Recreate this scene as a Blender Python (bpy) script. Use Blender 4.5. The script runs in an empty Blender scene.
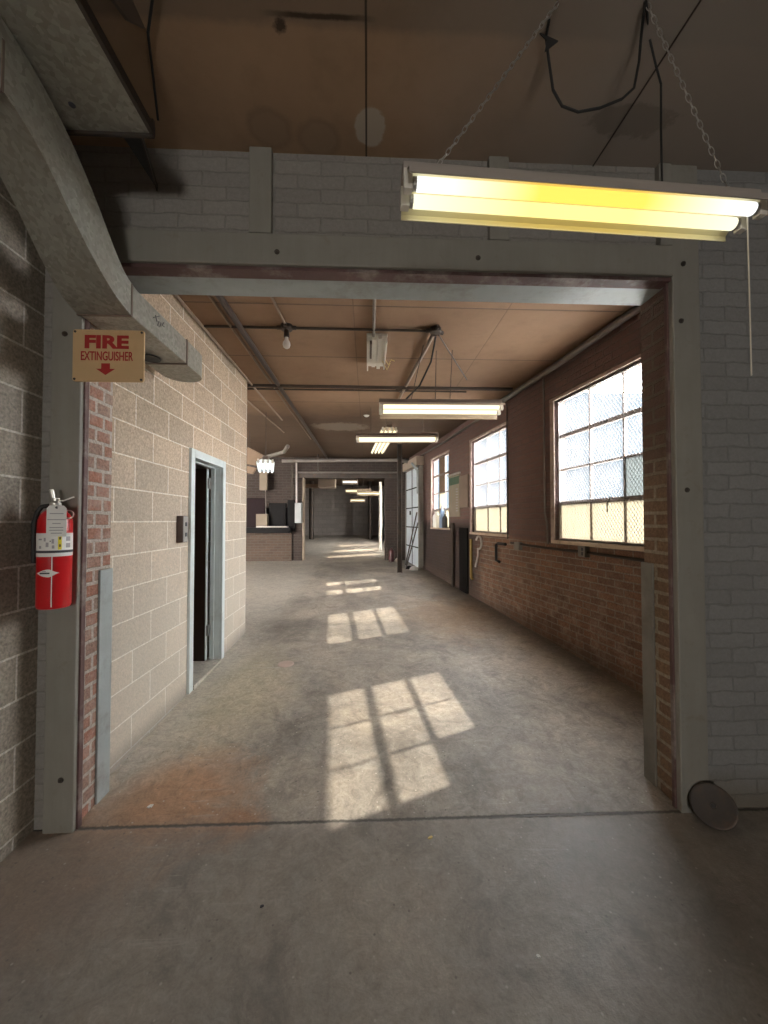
import bpy, bmesh, math, random
from mathutils import Vector, Matrix
random.seed(7)
PI = math.pi
scene = bpy.context.scene
COL = scene.collection
V = Vector

# ------------------------------------------------------------------ camera model (768 x 1024, 390 px focal length)
FPX, CXP, CYP, HCAM, SLOPE = 390.0, 384.0, 512.0, 1.54, 0.0436
PITCH, YAW = math.atan2(9, FPX), math.atan2(16.4, FPX)
FW = V((math.sin(YAW)*math.cos(PITCH), math.cos(YAW)*math.cos(PITCH), math.sin(PITCH)))
RT = V((math.cos(YAW), -math.sin(YAW), 0)); UP = RT.cross(FW)
CAM = V((0, 0, HCAM))
def ray(x, y): return FW + RT*((x-CXP)/FPX) - UP*((y-CYP)/FPX)
def at(x, y, Y):
    r = ray(x, y); return CAM + r*((Y-CAM.y)/r.y)
def atz(x, y, z):
    r = ray(x, y); return CAM + r*((z-CAM.z)/r.z)
CT, PT = 3.39, 3.28      # ceiling heights: near room, passage
def fz(Y): return SLOPE*Y
# right wall: X = 2.671 - 0.1425 Y, slightly turned
RN = V((1, .1425, 0)).normalized(); RTG = V((-.1425, 1, 0)).normalized()
def rw(Y, z, off=0.0):
    return V((2.671 - .1425*Y, Y, z)) + RN*off
def onrw(x, y, off=0.0):
    r = ray(x, y); n = V((1, .1425, 0)); d = 2.671 + off*n.length
    return CAM + r*((d - n.dot(CAM))/n.dot(r))

# ------------------------------------------------------------------ node helpers
class NT:
    def __init__(s, name):
        s.m = bpy.data.materials.new(name); s.m.use_nodes = True
        s.t = s.m.node_tree; s.t.nodes.clear()
        s.out = s.n('ShaderNodeOutputMaterial')
        s.b = s.n('ShaderNodeBsdfPrincipled'); s.l(s.b.outputs[0], s.out.inputs[0])
    def n(s, typ, **kw):
        nd = s.t.nodes.new(typ)
        for k, v in kw.items(): setattr(nd, k, v)
        return nd
    def l(s, a, b): s.t.links.new(a, b)
    def setin(s, sock, v):
        if hasattr(v, 'is_output') or hasattr(v, 'links'): s.l(v, sock)
        else:
            try: sock.default_value = v
            except Exception: sock.default_value = (*v, 1.0)
    def math(s, op, a, b=0.0, c=0.0, clamp=False):
        nd = s.n('ShaderNodeMath', operation=op); nd.use_clamp = clamp
        s.setin(nd.inputs[0], a); s.setin(nd.inputs[1], b); s.setin(nd.inputs[2], c)
        return nd.outputs[0]
    def mix(s, fac, a, b, blend='MIX'):
        nd = s.n('ShaderNodeMix', data_type='RGBA', blend_type=blend)
        s.setin(nd.inputs[0], fac)
        for i, v in ((6, a), (7, b)):
            if isinstance(v, tuple): nd.inputs[i].default_value = (*v[:3], 1)
            else: s.l(v, nd.inputs[i])
        return nd.outputs[2]
    def noise(s, vec, scale, detail=4, rough=.55, dist=0.0):
        nd = s.n('ShaderNodeTexNoise'); nd.inputs['Scale'].default_value = scale
        nd.inputs['Detail'].default_value = detail; nd.inputs['Roughness'].default_value = rough
        nd.inputs['Distortion'].default_value = dist
        if vec is not None: s.l(vec, nd.inputs['Vector'])
        return nd.outputs['Fac']
    def ramp(s, fac, a, b):      # linear map a..b -> 0..1 clamped
        nd = s.n('ShaderNodeMapRange'); nd.inputs[1].default_value = a; nd.inputs[2].default_value = b
        nd.clamp = True
        s.l(fac, nd.inputs[0]); return nd.outputs[0]
    def bump(s, h, strength=.3, dist=.01):
        nd = s.n('ShaderNodeBump'); nd.inputs['Strength'].default_value = strength
        nd.inputs['Distance'].default_value = dist
        s.l(h, nd.inputs['Height']); s.l(nd.outputs[0], s.b.inputs['Normal']); return nd
    def pos(s): return s.n('ShaderNodeNewGeometry').outputs['Position']
    def obj(s): return s.n('ShaderNodeTexCoord').outputs['Object']
    def sep(s, v):
        nd = s.n('ShaderNodeSeparateXYZ'); s.l(v, nd.inputs[0]); return nd.outputs
    def comb(s, x, y, z=0.0):
        nd = s.n('ShaderNodeCombineXYZ')
        for i, v in enumerate((x, y, z)): s.setin(nd.inputs[i], v)
        return nd.outputs[0]
    def blob(s, P, cx, cy, r, nz, soft=.4, amp=.6, sy=1.0):   # irregular patch on a horizontal surface
        dx = s.math('SUBTRACT', P[0], cx); dy = s.math('DIVIDE', s.math('SUBTRACT', P[1], cy), sy)
        d = s.math('SQRT', s.math('ADD', s.math('MULTIPLY', dx, dx), s.math('MULTIPLY', dy, dy)))
        d = s.math('DIVIDE', d, r)
        d = s.math('ADD', d, s.math('MULTIPLY', s.math('SUBTRACT', nz, .5), amp*2))
        nd = s.n('ShaderNodeMapRange'); nd.inputs[1].default_value = 1+soft/2; nd.inputs[2].default_value = 1-soft/2
        nd.clamp = True; s.l(d, nd.inputs[0]); return nd.outputs[0]

def simple(name, col, rough=.6, metal=0.0, var=.25, scale=6.0, dirt=None, dirt_amt=.4, bump=.0, bscale=60, spec=.5):
    t = NT(name); o = t.obj()
    n1 = t.noise(o, scale, 5)
    c = t.mix(n1, tuple(x*(1-var) for x in col), tuple(min(1, x*(1+var)) for x in col))
    if dirt is not None:
        n2 = t.ramp(t.noise(o, scale*.6, 8, .7), .5, .68)
        c = t.mix(t.math('MULTIPLY', n2, dirt_amt), c, dirt)
    t.l(c, t.b.inputs['Base Color'])
    t.b.inputs['Roughness'].default_value = rough; t.b.inputs['Metallic'].default_value = metal
    t.b.inputs['Specular IOR Level'].default_value = spec
    if bump: t.bump(t.noise(o, bscale, 6), bump, .004)
    return t.m

def emit(name, col, strength, grad=None):
    t = NT(name)
    t.t.nodes.remove(t.b); e = t.n('ShaderNodeEmission'); t.l(e.outputs[0], t.out.inputs[0])
    e.inputs[0].default_value = (*col, 1); e.inputs[1].default_value = strength
    if grad:        # (end colour, half length): the ends of an old tube glow in another tint
        P = t.sep(t.obj()); a = t.math('ABSOLUTE', t.math('SUBTRACT', P[0], .0))
        f = t.ramp(a, grad[1]*.3, grad[1])
        t.l(t.mix(f, col, grad[0]), e.inputs[0])
    return t.m

def wallvec(t):
    g = t.n('ShaderNodeNewGeometry'); P = t.sep(g.outputs['Position']); N = t.sep(g.outputs['True Normal'])
    ax = t.math('GREATER_THAN', t.math('ABSOLUTE', N[0]), .6)
    az = t.math('GREATER_THAN', t.math('ABSOLUTE', N[2]), .6)
    u = t.math('ADD', t.math('MULTIPLY', P[1], ax), t.math('MULTIPLY', P[0], t.math('SUBTRACT', 1, ax)))
    v = t.math('ADD', t.math('MULTIPLY', P[1], az), t.math('MULTIPLY', P[2], t.math('SUBTRACT', 1, az)))
    return g.outputs['Position'], P, u, v

def brickmat(name, c1, c2, mortar, bw=.21, bh=.072, ms=.008, wob=.006, bump=.5, rough=.85, offu=0, offv=0, extra=None, speck=.35, smooth=.15, varc=.3):
    t = NT(name); pos, P, u, v = wallvec(t)
    nz = t.noise(pos, 7, 3); nz2 = t.noise(pos, 11, 3, .5, .4)
    u2 = t.math('ADD', t.math('ADD', u, offu), t.math('MULTIPLY', t.math('SUBTRACT', nz, .5), wob*2))
    v2 = t.math('ADD', t.math('ADD', v, offv), t.math('MULTIPLY', t.math('SUBTRACT', nz2, .5), wob*2))
    bk = t.n('ShaderNodeTexBrick'); t.l(t.comb(u2, v2), bk.inputs['Vector'])
    bk.inputs['Scale'].default_value = 1; bk.inputs['Mortar Size'].default_value = ms
    bk.inputs['Mortar Smooth'].default_value = smooth
    bk.inputs['Brick Width'].default_value = bw; bk.inputs['Row Height'].default_value = bh
    bk.inputs['Color1'].default_value = (*c1, 1); bk.inputs['Color2'].default_value = (*c2, 1)
    bk.inputs['Mortar'].default_value = (*mortar, 1)
    c = bk.outputs['Color']
    big = t.noise(pos, 1.6, 6, .65)
    c = t.mix(1.0, c, t.mix(big, (1-varc,)*3, (1+varc,)*3), 'MULTIPLY')
    fine = t.noise(pos, 75, 3, .7)
    c = t.mix(1.0, c, t.mix(t.ramp(fine, .3, .7), (1-speck,)*3, (1+speck*.6,)*3), 'MULTIPLY')
    if extra: c = extra(t, pos, P, u, v, c, bk.outputs['Fac'])
    t.l(c, t.b.inputs['Base Color'])
    t.b.inputs['Roughness'].default_value = rough; t.b.inputs['Specular IOR Level'].default_value = .3
    h = t.math('ADD', t.math('MULTIPLY', bk.outputs['Fac'], -1.0), t.math('MULTIPLY', t.noise(pos, 45, 5, .7), .7))
    t.bump(h, bump, .012)
    return t.m

# ------------------------------------------------------------------ mesh builder
OFF = {}
class MB:
    def __init__(s): s.v = []; s.f = []; s.mi = []; s.cur = 0
    def add(s, vs, fs):
        o = len(s.v); s.v += [V(p) for p in vs]
        for f in fs: s.f.append([i+o for i in f]); s.mi.append(s.cur)
        return s
    def box(s, x0, x1, y0, y1, z0, z1):
        p = [(x, y, z) for z in (z0, z1) for y in (y0, y1) for x in (x0, x1)]
        return s.add(p, [(0, 2, 3, 1), (4, 5, 7, 6), (0, 1, 5, 4), (2, 6, 7, 3), (0, 4, 6, 2), (1, 3, 7, 5)])
    def hexa(s, p):  # 8 points: lower quad then upper quad, both counter-clockwise from above
        return s.add(p, [(3, 2, 1, 0), (4, 5, 6, 7), (0, 1, 5, 4), (1, 2, 6, 5), (2, 3, 7, 6), (3, 0, 4, 7)])
    def rbox(s, Y0, Y1, z0, z1, o0, o1):   # box on the right wall
        return s.hexa([rw(Y0, z0, o0), rw(Y0, z0, o1), rw(Y1, z0, o1), rw(Y1, z0, o0),
                       rw(Y0, z1, o0), rw(Y0, z1, o1), rw(Y1, z1, o1), rw(Y1, z1, o0)])
    def tube(s, path, r, n=8, cap=True, closed=False):
        path = [V(p) for p in path]; m = len(path); rs = r if isinstance(r, (list, tuple)) else [r]*m
        vs = []; fs = []; ref = None
        for i in range(m):
            a = path[(i-1) % m] if (closed or i > 0) else path[i]
            b = path[(i+1) % m] if (closed or i < m-1) else path[i]
            d = (b-a).normalized()
            if ref is None: ref = d.orthogonal().normalized()
            ref = (ref - d*ref.dot(d))
            ref = ref.normalized() if ref.length > 1e-6 else d.orthogonal().normalized()
            bi = d.cross(ref)
            for k in range(n):
                q = 2*PI*k/n; vs.append(path[i] + (ref*math.cos(q) + bi*math.sin(q))*rs[i])
        for i in range(m if closed else m-1):
            j = (i+1) % m
            for k in range(n): fs.append((i*n+k, i*n+(k+1) % n, j*n+(k+1) % n, j*n+k))
        if cap and not closed: fs.append(tuple(reversed(range(n)))); fs.append(tuple(range((m-1)*n, m*n)))
        return s.add(vs, fs)
    def bar(s, a, b, w, h, up=(0, 0, 1)):    # rectangular bar from a to b, width w, height h
        a, b = V(a), V(b); d = (b-a).normalized(); u = V(up)
        if abs(d.dot(u)) > .99: u = V((0, 1, 0))
        sd = d.cross(u).normalized()*w/2; u = sd.cross(d).normalized()*h/2
        p = [a-sd-u, a+sd-u, b+sd-u, b-sd-u, a-sd+u, a+sd+u, b+sd+u, b-sd+u]
        return s.hexa(p)
    def lathe(s, prof, c, axis=(0, 0, 1), n=24, a0=0, a1=2*PI):
        ax = V(axis).normalized(); e = ax.orthogonal().normalized() if abs(ax.z) < .99 else V((1, 0, 0)); g = ax.cross(e)
        full = abs(a1-a0-2*PI) < 1e-6; m = n if full else n+1; vs = []; fs = []
        for (r, h) in prof:
            for k in range(m):
                q = a0+(a1-a0)*k/n; vs.append(V(c)+ax*h+(e*math.cos(q)+g*math.sin(q))*max(r, 1e-5))
        for i in range(len(prof)-1):
            for k in range(n):
                k2 = (k+1) % m if full else k+1
                fs.append((i*m+k, i*m+k2, (i+1)*m+k2, (i+1)*m+k))
        return s.add(vs, fs)
    def prism(s, poly, o, ex, ey, ez):   # polygon in (ex, ey), extruded along ez (vector with length)
        o, ex, ey, ez = V(o), V(ex), V(ey), V(ez); n = len(poly)
        vs = [o+ex*a+ey*b for a, b in poly] + [o+ex*a+ey*b+ez for a, b in poly]
        return s.add(vs, [tuple(reversed(range(n))), tuple(range(n, 2*n))] + [(i, (i+1) % n, n+(i+1) % n, n+i) for i in range(n)])
    def xf(s, M):
        s.v = [M @ p for p in s.v]; return s
    def build(s, name, mats, parent=None, smooth=False, bevel=0, local=False, off=None):
        me = bpy.data.meshes.new(name); o = bpy.data.objects.new(name, me); COL.objects.link(o)
        base = V((0, 0, 0))
        if parent is not None: o.parent = parent; base = OFF.get(parent, V((0, 0, 0)))
        elif off is not None: o.location = off; base = V(off)
        OFF[o] = base
        vs = s.v if local else [p-base for p in s.v]
        me.from_pydata([tuple(p) for p in vs], [], s.f)
        if not isinstance(mats, (list, tuple)): mats = [mats]
        for m in mats: me.materials.append(m)
        for i, p in enumerate(me.polygons):
            p.material_index = min(s.mi[i], len(mats)-1); p.use_smooth = smooth
        bm = bmesh.new(); bm.from_mesh(me); bmesh.ops.recalc_face_normals(bm, faces=bm.faces); bm.to_mesh(me); bm.free()
        if smooth:
            try: me.set_sharp_from_angle(angle=math.radians(38))
            except Exception: pass
        if bevel:
            b = o.modifiers.new('bevel', 'BEVEL'); b.width = bevel; b.segments = 2; b.limit_method = 'ANGLE'
        return o
def tag(o, label, cat, group=None):
    o['label'] = label; o['category'] = cat
    if group: o['group'] = group
    return o
def thing(name, label, cat, loc, group=None):
    o = bpy.data.objects.new(name, None); COL.objects.link(o); o.location = loc; o.empty_display_size = .05
    OFF[o] = V(loc); return tag(o, label, cat, group)
def struct(o): o['kind'] = 'structure'; return o
def S(mb, name, m, bevel=0, smooth=False): return struct(mb.build(name, m, bevel=bevel, smooth=smooth))
def textmesh(txt, size, width_to=None, bold=0.0, extr=.0008):
    cu = bpy.data.curves.new('t', 'FONT'); cu.body = txt; cu.size = size; cu.extrude = extr; cu.offset = bold
    cu.align_x = 'CENTER'; ob = bpy.data.objects.new('t', cu); COL.objects.link(ob)
    dg = bpy.context.evaluated_depsgraph_get(); dg.update()
    me = bpy.data.meshes.new_from_object(ob.evaluated_get(dg)); bpy.data.objects.remove(ob)
    mb = MB(); mb.add([v.co.copy() for v in me.vertices], [list(p.vertices) for p in me.polygons])
    xs = [v.x for v in mb.v]; w = max(xs)-min(xs); c = (max(xs)+min(xs))/2
    k = (width_to/w) if width_to else 1
    mb.v = [V(((v.x-c)*k, v.y, v.z)) for v in mb.v]
    return mb

# ------------------------------------------------------------------ materials
def floor_mat():
    t = NT('concrete_floor'); pos = t.pos(); P = t.sep(pos)
    n1 = t.noise(pos, .9, 8, .62, .3); n2 = t.noise(pos, 5, 8, .7); n3 = t.noise(pos, 90, 3, .7)
    c = t.mix(t.ramp(n1, .38, .62), (.215, .19, .163), (.50, .43, .35))
    c = t.mix(t.math('MULTIPLY', t.ramp(n2, .42, .75), .55), c, (.46, .43, .39))
    c = t.mix(t.math('MULTIPLY', t.ramp(t.noise(pos, 2.3, 9, .78, 1.2), .50, .66), .62), c, (.13, .115, .10))
    # traffic-worn pale band in the passage, streaked along it
    mp = t.n('ShaderNodeMapping'); mp.inputs['Scale'].default_value = (7, .7, 1); t.l(pos, mp.inputs['Vector'])
    st = t.noise(mp.outputs[0], 1.0, 6, .65)
    c = t.mix(t.math('MULTIPLY', t.ramp(st, .5, .75), .35), c, (.50, .46, .40))
    nb = t.noise(pos, 3.5, 7, .7, .8)
    c = t.mix(t.math('MULTIPLY', t.blob(P, -1.0, 2.12, .34, nb, .9, 1.0), .72), c, (.47, .235, .115))     # rust stain by the left post
    c = t.mix(t.math('MULTIPLY', t.blob(P, -.62, 1.95, .14, nb, .9, .9, .6), .6), c, (.44, .20, .085))
    c = t.mix(t.math('MULTIPLY', t.blob(P, -1.45, 1.7, .45, nb, .9, .9), .6), c, (.36, .22, .13))
    c = t.mix(t.math('MULTIPLY', t.blob(P, -1.12, 3.3, .4, nb, .9, .9, 1.8), .5), c, (.52, .45, .29))   # ochre tint by the doorway
    c = t.mix(t.math('MULTIPLY', t.blob(P, 1.1, 5.4, .55, nb, .9, .9, 1.6), .55), c, (.36, .22, .11))   # brown wash by the brick wall
    c = t.mix(t.math('MULTIPLY', t.blob(P, .1, 4.9, .55, nb, .9, .9, .5), .5), c, (.16, .15, .14))
    # grime along the brick wall
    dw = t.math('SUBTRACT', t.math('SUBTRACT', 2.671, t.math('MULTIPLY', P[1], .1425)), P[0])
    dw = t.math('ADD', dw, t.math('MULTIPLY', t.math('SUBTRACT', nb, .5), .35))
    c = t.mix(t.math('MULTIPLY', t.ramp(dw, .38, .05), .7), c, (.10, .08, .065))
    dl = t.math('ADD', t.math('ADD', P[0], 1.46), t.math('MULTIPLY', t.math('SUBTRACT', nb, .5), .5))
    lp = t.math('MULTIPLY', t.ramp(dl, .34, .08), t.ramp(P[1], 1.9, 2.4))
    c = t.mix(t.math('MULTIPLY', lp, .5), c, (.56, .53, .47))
    # pits and chips
    vo = t.n('ShaderNodeTexVoronoi'); vo.inputs['Scale'].default_value = 16; t.l(pos, vo.inputs['Vector'])
    pit = t.math('MULTIPLY', t.ramp(vo.outputs['Distance'], .10, .05), t.ramp(t.noise(pos, 3, 3), .5, .6))
    c = t.mix(t.math('MULTIPLY', pit, .6), c, (.60, .56, .50))
    c = t.mix(1.0, c, t.mix(t.ramp(n3, .3, .7), (.84,)*3, (1.12,)*3), 'MULTIPLY')
    mid = t.noise(pos, 13, 9, .78, 1.5)
    c = t.mix(1.0, c, t.mix(t.ramp(mid, .36, .66), (.70,)*3, (1.20,)*3), 'MULTIPLY')
    mp2 = t.n('ShaderNodeMapping'); mp2.inputs['Scale'].default_value = (2.0, 26, 1); mp2.inputs['Rotation'].default_value = (0, 0, .5); t.l(pos, mp2.inputs['Vector'])
    scr = t.math('MULTIPLY', t.ramp(t.noise(mp2.outputs[0], 1.0, 7, .8, .6), .57, .66), t.ramp(t.noise(pos, 1.7, 5), .47, .6))
    c = t.mix(t.math('MULTIPLY', scr, .5), c, (.58, .53, .46))
    mp3 = t.n('ShaderNodeMapping'); mp3.inputs['Scale'].default_value = (11, 2.2, 1); mp3.inputs['Rotation'].default_value = (0, 0, -.22); t.l(pos, mp3.inputs['Vector'])
    scf = t.math('MULTIPLY', t.ramp(t.noise(mp3.outputs[0], 1.0, 7, .8, .9), .55, .67), t.ramp(t.noise(pos, 1.4, 5), .48, .62))
    c = t.mix(t.math('MULTIPLY', scf, .42), c, (.12, .105, .09))
    vq = t.n('ShaderNodeTexVoronoi'); vq.inputs['Scale'].default_value = 38; t.l(pos, vq.inputs['Vector'])
    sel = t.sep(vq.outputs['Color'])
    spk = t.math('MULTIPLY', t.ramp(vq.outputs['Distance'], .22, .12), t.math('GREATER_THAN', sel[0], .86))
    c = t.mix(t.math('MULTIPLY', spk, .75), c, t.mix(t.math('GREATER_THAN', sel[1], .45), (.07, .06, .05), (.62, .57, .50)))
    # the cracked joint between the two slabs
    yj = t.math('ADD', t.math('SUBTRACT', P[1], 1.932), t.math('MULTIPLY', P[0], .004))
    yj = t.math('ADD', yj, t.math('MULTIPLY', t.math('SUBTRACT', t.noise(pos, 34, 8, .8), .5), .034))
    j = t.ramp(t.math('ABSOLUTE', yj), .013, .005)
    c = t.mix(t.math('MULTIPLY', j, .93), c, (.03, .026, .022))
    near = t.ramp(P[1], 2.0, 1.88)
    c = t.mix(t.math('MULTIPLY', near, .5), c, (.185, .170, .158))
    t.l(c, t.b.inputs['Base Color'])
    r = t.math('ADD', .27, t.math('MULTIPLY', n2, .42)); t.l(r, t.b.inputs['Roughness'])
    h = t.math('SUBTRACT', t.math('ADD', t.math('MULTIPLY', n2, .7), t.math('MULTIPLY', n3, .25)), t.math('MULTIPLY', j, 1.6))
    t.bump(h, .38, .012)
    return t.m

def ceil_mat(name, ca, cb, near):
    t = NT(name); pos = t.pos(); P = t.sep(pos)
    n1 = t.noise(pos, 1.1, 7, .6); n2 = t.noise(pos, 6, 7, .7)
    c = t.mix(t.ramp(n1, .3, .7), ca, cb)
    c = t.mix(t.math('MULTIPLY', t.ramp(n2, .5, .8), .35), c, tuple(x*.62 for x in ca))
    nb = t.noise(pos, 9, 6, .7)
    def line(co, at_, w, amp=.004):
        d = t.math('ABSOLUTE', t.math('ADD', t.math('SUBTRACT', co, at_), t.math('MULTIPLY', t.math('SUBTRACT', nb, .5), amp)))
        return t.ramp(d, w, w*.4)
    if near:
        old = t.ramp(t.math('ADD', P[1], t.math('MULTIPLY', t.math('SUBTRACT', nb, .5), .05)), 1.44, 1.41)
        c = t.mix(t.math('MULTIPLY', old, .5), c, (.13, .115, .095))
        grey = t.ramp(t.math('ADD', P[0], t.math('MULTIPLY', t.math('SUBTRACT', n1, .5), .9)), .05, 1.1)
        c = t.mix(t.math('MULTIPLY', grey, .8), c, (.34, .31, .285))
        q = atz(300, 14, CT); q2 = atz(278, 14, CT)
        thin = t.math('MULTIPLY', line(P[1], q.y+.004, .012, .02), t.ramp(t.math('ABSOLUTE', t.math('SUBTRACT', P[0], q.x+.07)), .22, .10))
        c = t.mix(t.math('MULTIPLY', thin, .9), c, (.045, .03, .02))
        c = t.mix(t.math('MULTIPLY', t.blob(P, q2.x, q2.y+.03, .028, nb, .5, 1.4), .9), c, (.05, .035, .025))
        for (sx, sy, r) in ((-.46, 1.82, .10), (-.24, 1.86, .10)):
            c = t.mix(t.math('MULTIPLY', t.blob(P, sx, sy, r, nb, .3, .35), .5), c, (.20, .14, .095))
            c = t.mix(t.math('MULTIPLY', t.blob(P, sx, sy, r*.8, nb, .3, .35), .6), c, (.36, .25, .165))
        c = t.mix(t.math('MULTIPLY', t.blob(P, atz(370, 128, CT).x, atz(370, 128, CT).y, .072, nb, .12, .38, 1.35), .9), c, (.50, .44, .36))
        c = t.mix(t.math('MULTIPLY', t.blob(P, 1.2, 1.72, .2, nb, .25, 1.0, .35), .4), c, (.12, .11, .10))
        ln = t.math('MAXIMUM', line(P[0], -.008, .006, .003), line(P[1], .15, .008))
        c = t.mix(t.math('MULTIPLY', ln, .9), c, (.03, .025, .02))
    else:
        ln = None
        for yy in (3.12, 4.12, 5.70, 7.2, 8.7, 10.2):
            q = line(P[1], yy, .010); ln = q if ln is None else t.math('MAXIMUM', ln, q)
        for xx in (-.12, 1.15): ln = t.math('MAXIMUM', ln, t.math('MULTIPLY', line(P[0], xx, .007), .5))
        c = t.mix(t.math('MULTIPLY', ln, .75), c, (.07, .05, .038))
        far = t.ramp(t.math('ADD', P[1], t.math('MULTIPLY', t.math('SUBTRACT', n1, .5), 2)), 5.6, 6.6)  # dimmer light of the far end put into the ceiling colour
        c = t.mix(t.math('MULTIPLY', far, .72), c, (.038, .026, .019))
        c = t.mix(t.math('MULTIPLY', t.blob(P, -.5, 7.2, .5, nb, .3, .8, .6), .5), c, (.30, .25, .2))
    t.l(c, t.b.inputs['Base Color']); t.b.inputs['Roughness'].default_value = .8
    t.b.inputs['Specular IOR Level'].default_value = .25
    t.bump(t.math('SUBTRACT', n2, t.math('MULTIPLY', ln, 2)), .25, .006)
    return t.m

M = {}
M['floor'] = floor_mat()
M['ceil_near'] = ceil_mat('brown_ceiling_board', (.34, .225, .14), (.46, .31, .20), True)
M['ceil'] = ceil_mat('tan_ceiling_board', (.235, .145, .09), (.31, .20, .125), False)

def blk_extra(t, pos, P, u, v, c, fac):
    g = t.ramp(P[2], 2.3, .7)
    c = t.mix(t.math('MULTIPLY', g, .6), c, t.mix(fac, (.68, .63, .54), (.80, .77, .70)))
    st = t.ramp(t.noise(pos, 3.2, 8, .7, .6), .56, .75)
    c = t.mix(t.math('MULTIPLY', st, .35), c, (.30, .24, .17))
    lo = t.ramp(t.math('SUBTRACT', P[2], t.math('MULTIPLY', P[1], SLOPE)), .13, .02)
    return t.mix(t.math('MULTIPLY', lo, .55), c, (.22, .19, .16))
M['block'] = brickmat('tan_cinder_block', (.57, .435, .315), (.44, .345, .255), (.82, .74, .63), .406, .2, .0045, .002, .55, .9, .13, -.136, blk_extra, .42, .05, .16)
M['block_near'] = brickmat('grey_cinder_block', (.36, .31, .25), (.31, .27, .225), (.62, .57, .50), .406, .2, .005, .002, .55, .9, .2, -.136, None, .42, .05, .2)
M['painted'] = brickmat('grey_painted_brick', (.31, .29, .265), (.275, .257, .238), (.262, .247, .228), .235, .073, .006, .012, .55, .6, 0, 0, None, .12, .6, .12)
M['painted_r'] = brickmat('cool_grey_painted_brick', (.275, .27, .262), (.245, .24, .233), (.232, .227, .22), .24, .074, .006, .014, .55, .6, .05, 0,
    lambda t, pos, P, u, v, c, f: t.mix(t.math('MULTIPLY', t.ramp(t.math('ADD', P[2], t.math('MULTIPLY', t.noise(pos, 6, 5), .15)), .36, .2), .7), c, (.16, .13, .09)), .12, .6, .12)
def pier_extra(t, pos, P, u, v, c, fac):
    n = t.ramp(t.noise(pos, 9, 6, .7), .46, .66)
    return t.mix(t.math('MULTIPLY', n, .45), c, (.50, .42, .36))
M['pier_l'] = brickmat('worn_red_brick', (.42, .19, .13), (.35, .24, .19), (.52, .46, .40), .115, .072, .010, .006, .9, .85, .02, 0, pier_extra)
M['pier_r'] = brickmat('weathered_buff_brick', (.30, .20, .125), (.24, .15, .10), (.42, .36, .27), .21, .072, .010, .006, .9, .85, .02, 0,
    lambda t, pos, P, u, v, c, f: t.mix(t.math('MULTIPLY', t.ramp(P[2], 1.6, 2.1), .75), c, t.mix(f, (.13, .085, .075), (.09, .065, .06))))
def rb_extra(t, pos, P, u, v, c, fac):
    up = t.ramp(t.math('ADD', P[2], t.math('MULTIPLY', t.math('SUBTRACT', t.noise(pos, 2, 4), .5), .12)), 1.27, 1.33)
    c = t.mix(t.math('MULTIPLY', up, .72), c, t.mix(fac, (.15, .095, .09), (.11, .075, .072)))
    ef = t.math('MULTIPLY', t.ramp(t.noise(pos, 6, 8, .8), .47, .66), t.ramp(P[2], 1.3, .5))
    c = t.mix(t.math('MULTIPLY', ef, .55), c, (.52, .42, .34))
    dk = t.math('MULTIPLY', t.ramp(P[1], 6.0, 6.5), t.ramp(P[2], 1.6, 1.45))
    c = t.mix(t.math('MULTIPLY', dk, .9), c, (.045, .034, .032))
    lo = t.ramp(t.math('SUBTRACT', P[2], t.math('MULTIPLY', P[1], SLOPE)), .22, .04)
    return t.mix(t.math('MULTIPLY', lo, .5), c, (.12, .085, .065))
M['rbrick'] = brickmat('brown_red_brick', (.30, .165, .105), (.20, .12, .085), (.30, .24, .185), .205, .068, .008, .006, .8, .85, 0, 0, rb_extra, .4, .2, .3)
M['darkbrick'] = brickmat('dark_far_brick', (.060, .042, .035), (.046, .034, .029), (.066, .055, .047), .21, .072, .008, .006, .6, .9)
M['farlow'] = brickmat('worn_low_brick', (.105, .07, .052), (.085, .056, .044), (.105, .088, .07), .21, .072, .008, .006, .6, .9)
M['farwall'] = brickmat('pale_far_block', (.40, .36, .335), (.33, .30, .28), (.29, .265, .245), .4, .2, .008, .004, .4, .9, 0, 0, None, .3, .2, .3)
def wood_paint(name, col, col2, amt=.5):
    t = NT(name); pos = t.pos(); 
    n = t.noise(pos, 4, 7, .65); mp = t.n('ShaderNodeMapping'); mp.inputs['Scale'].default_value = (22, 22, 2.2); t.l(pos, mp.inputs['Vector'])
    g = t.noise(mp.outputs[0], 1, 5, .6)
    c = t.mix(n, tuple(x*.8 for x in col), tuple(x*1.15 for x in col))
    c = t.mix(t.math('MULTIPLY', t.ramp(t.noise(pos, 10, 8, .75, .5), .57, .68), amt), c, col2)
    c = t.mix(t.math('MULTIPLY', t.ramp(g, .35, .7), .22), c, tuple(x*.6 for x in col))
    t.l(c, t.b.inputs['Base Color']); t.b.inputs['Roughness'].default_value = .6
    t.bump(t.math('ADD', g, n), .3, .004); return t.m
M['timber'] = wood_paint('grey_green_painted_timber', (.285, .27, .235), (.20, .165, .13), .45)
M['maroon'] = simple('maroon_peeling_steel', (.12, .065, .06), .6, .1, .3, 8, (.45, .42, .38), .5, .3)
M['guard'] = simple('blue_grey_painted_steel', (.37, .41, .41), .5, .2, .2, 7, (.20, .17, .14), .6, .2)
M['guard_dk'] = simple('olive_grey_painted_steel', (.22, .205, .175), .55, .2, .2, 7, (.12, .10, .08), .5, .2)
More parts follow.
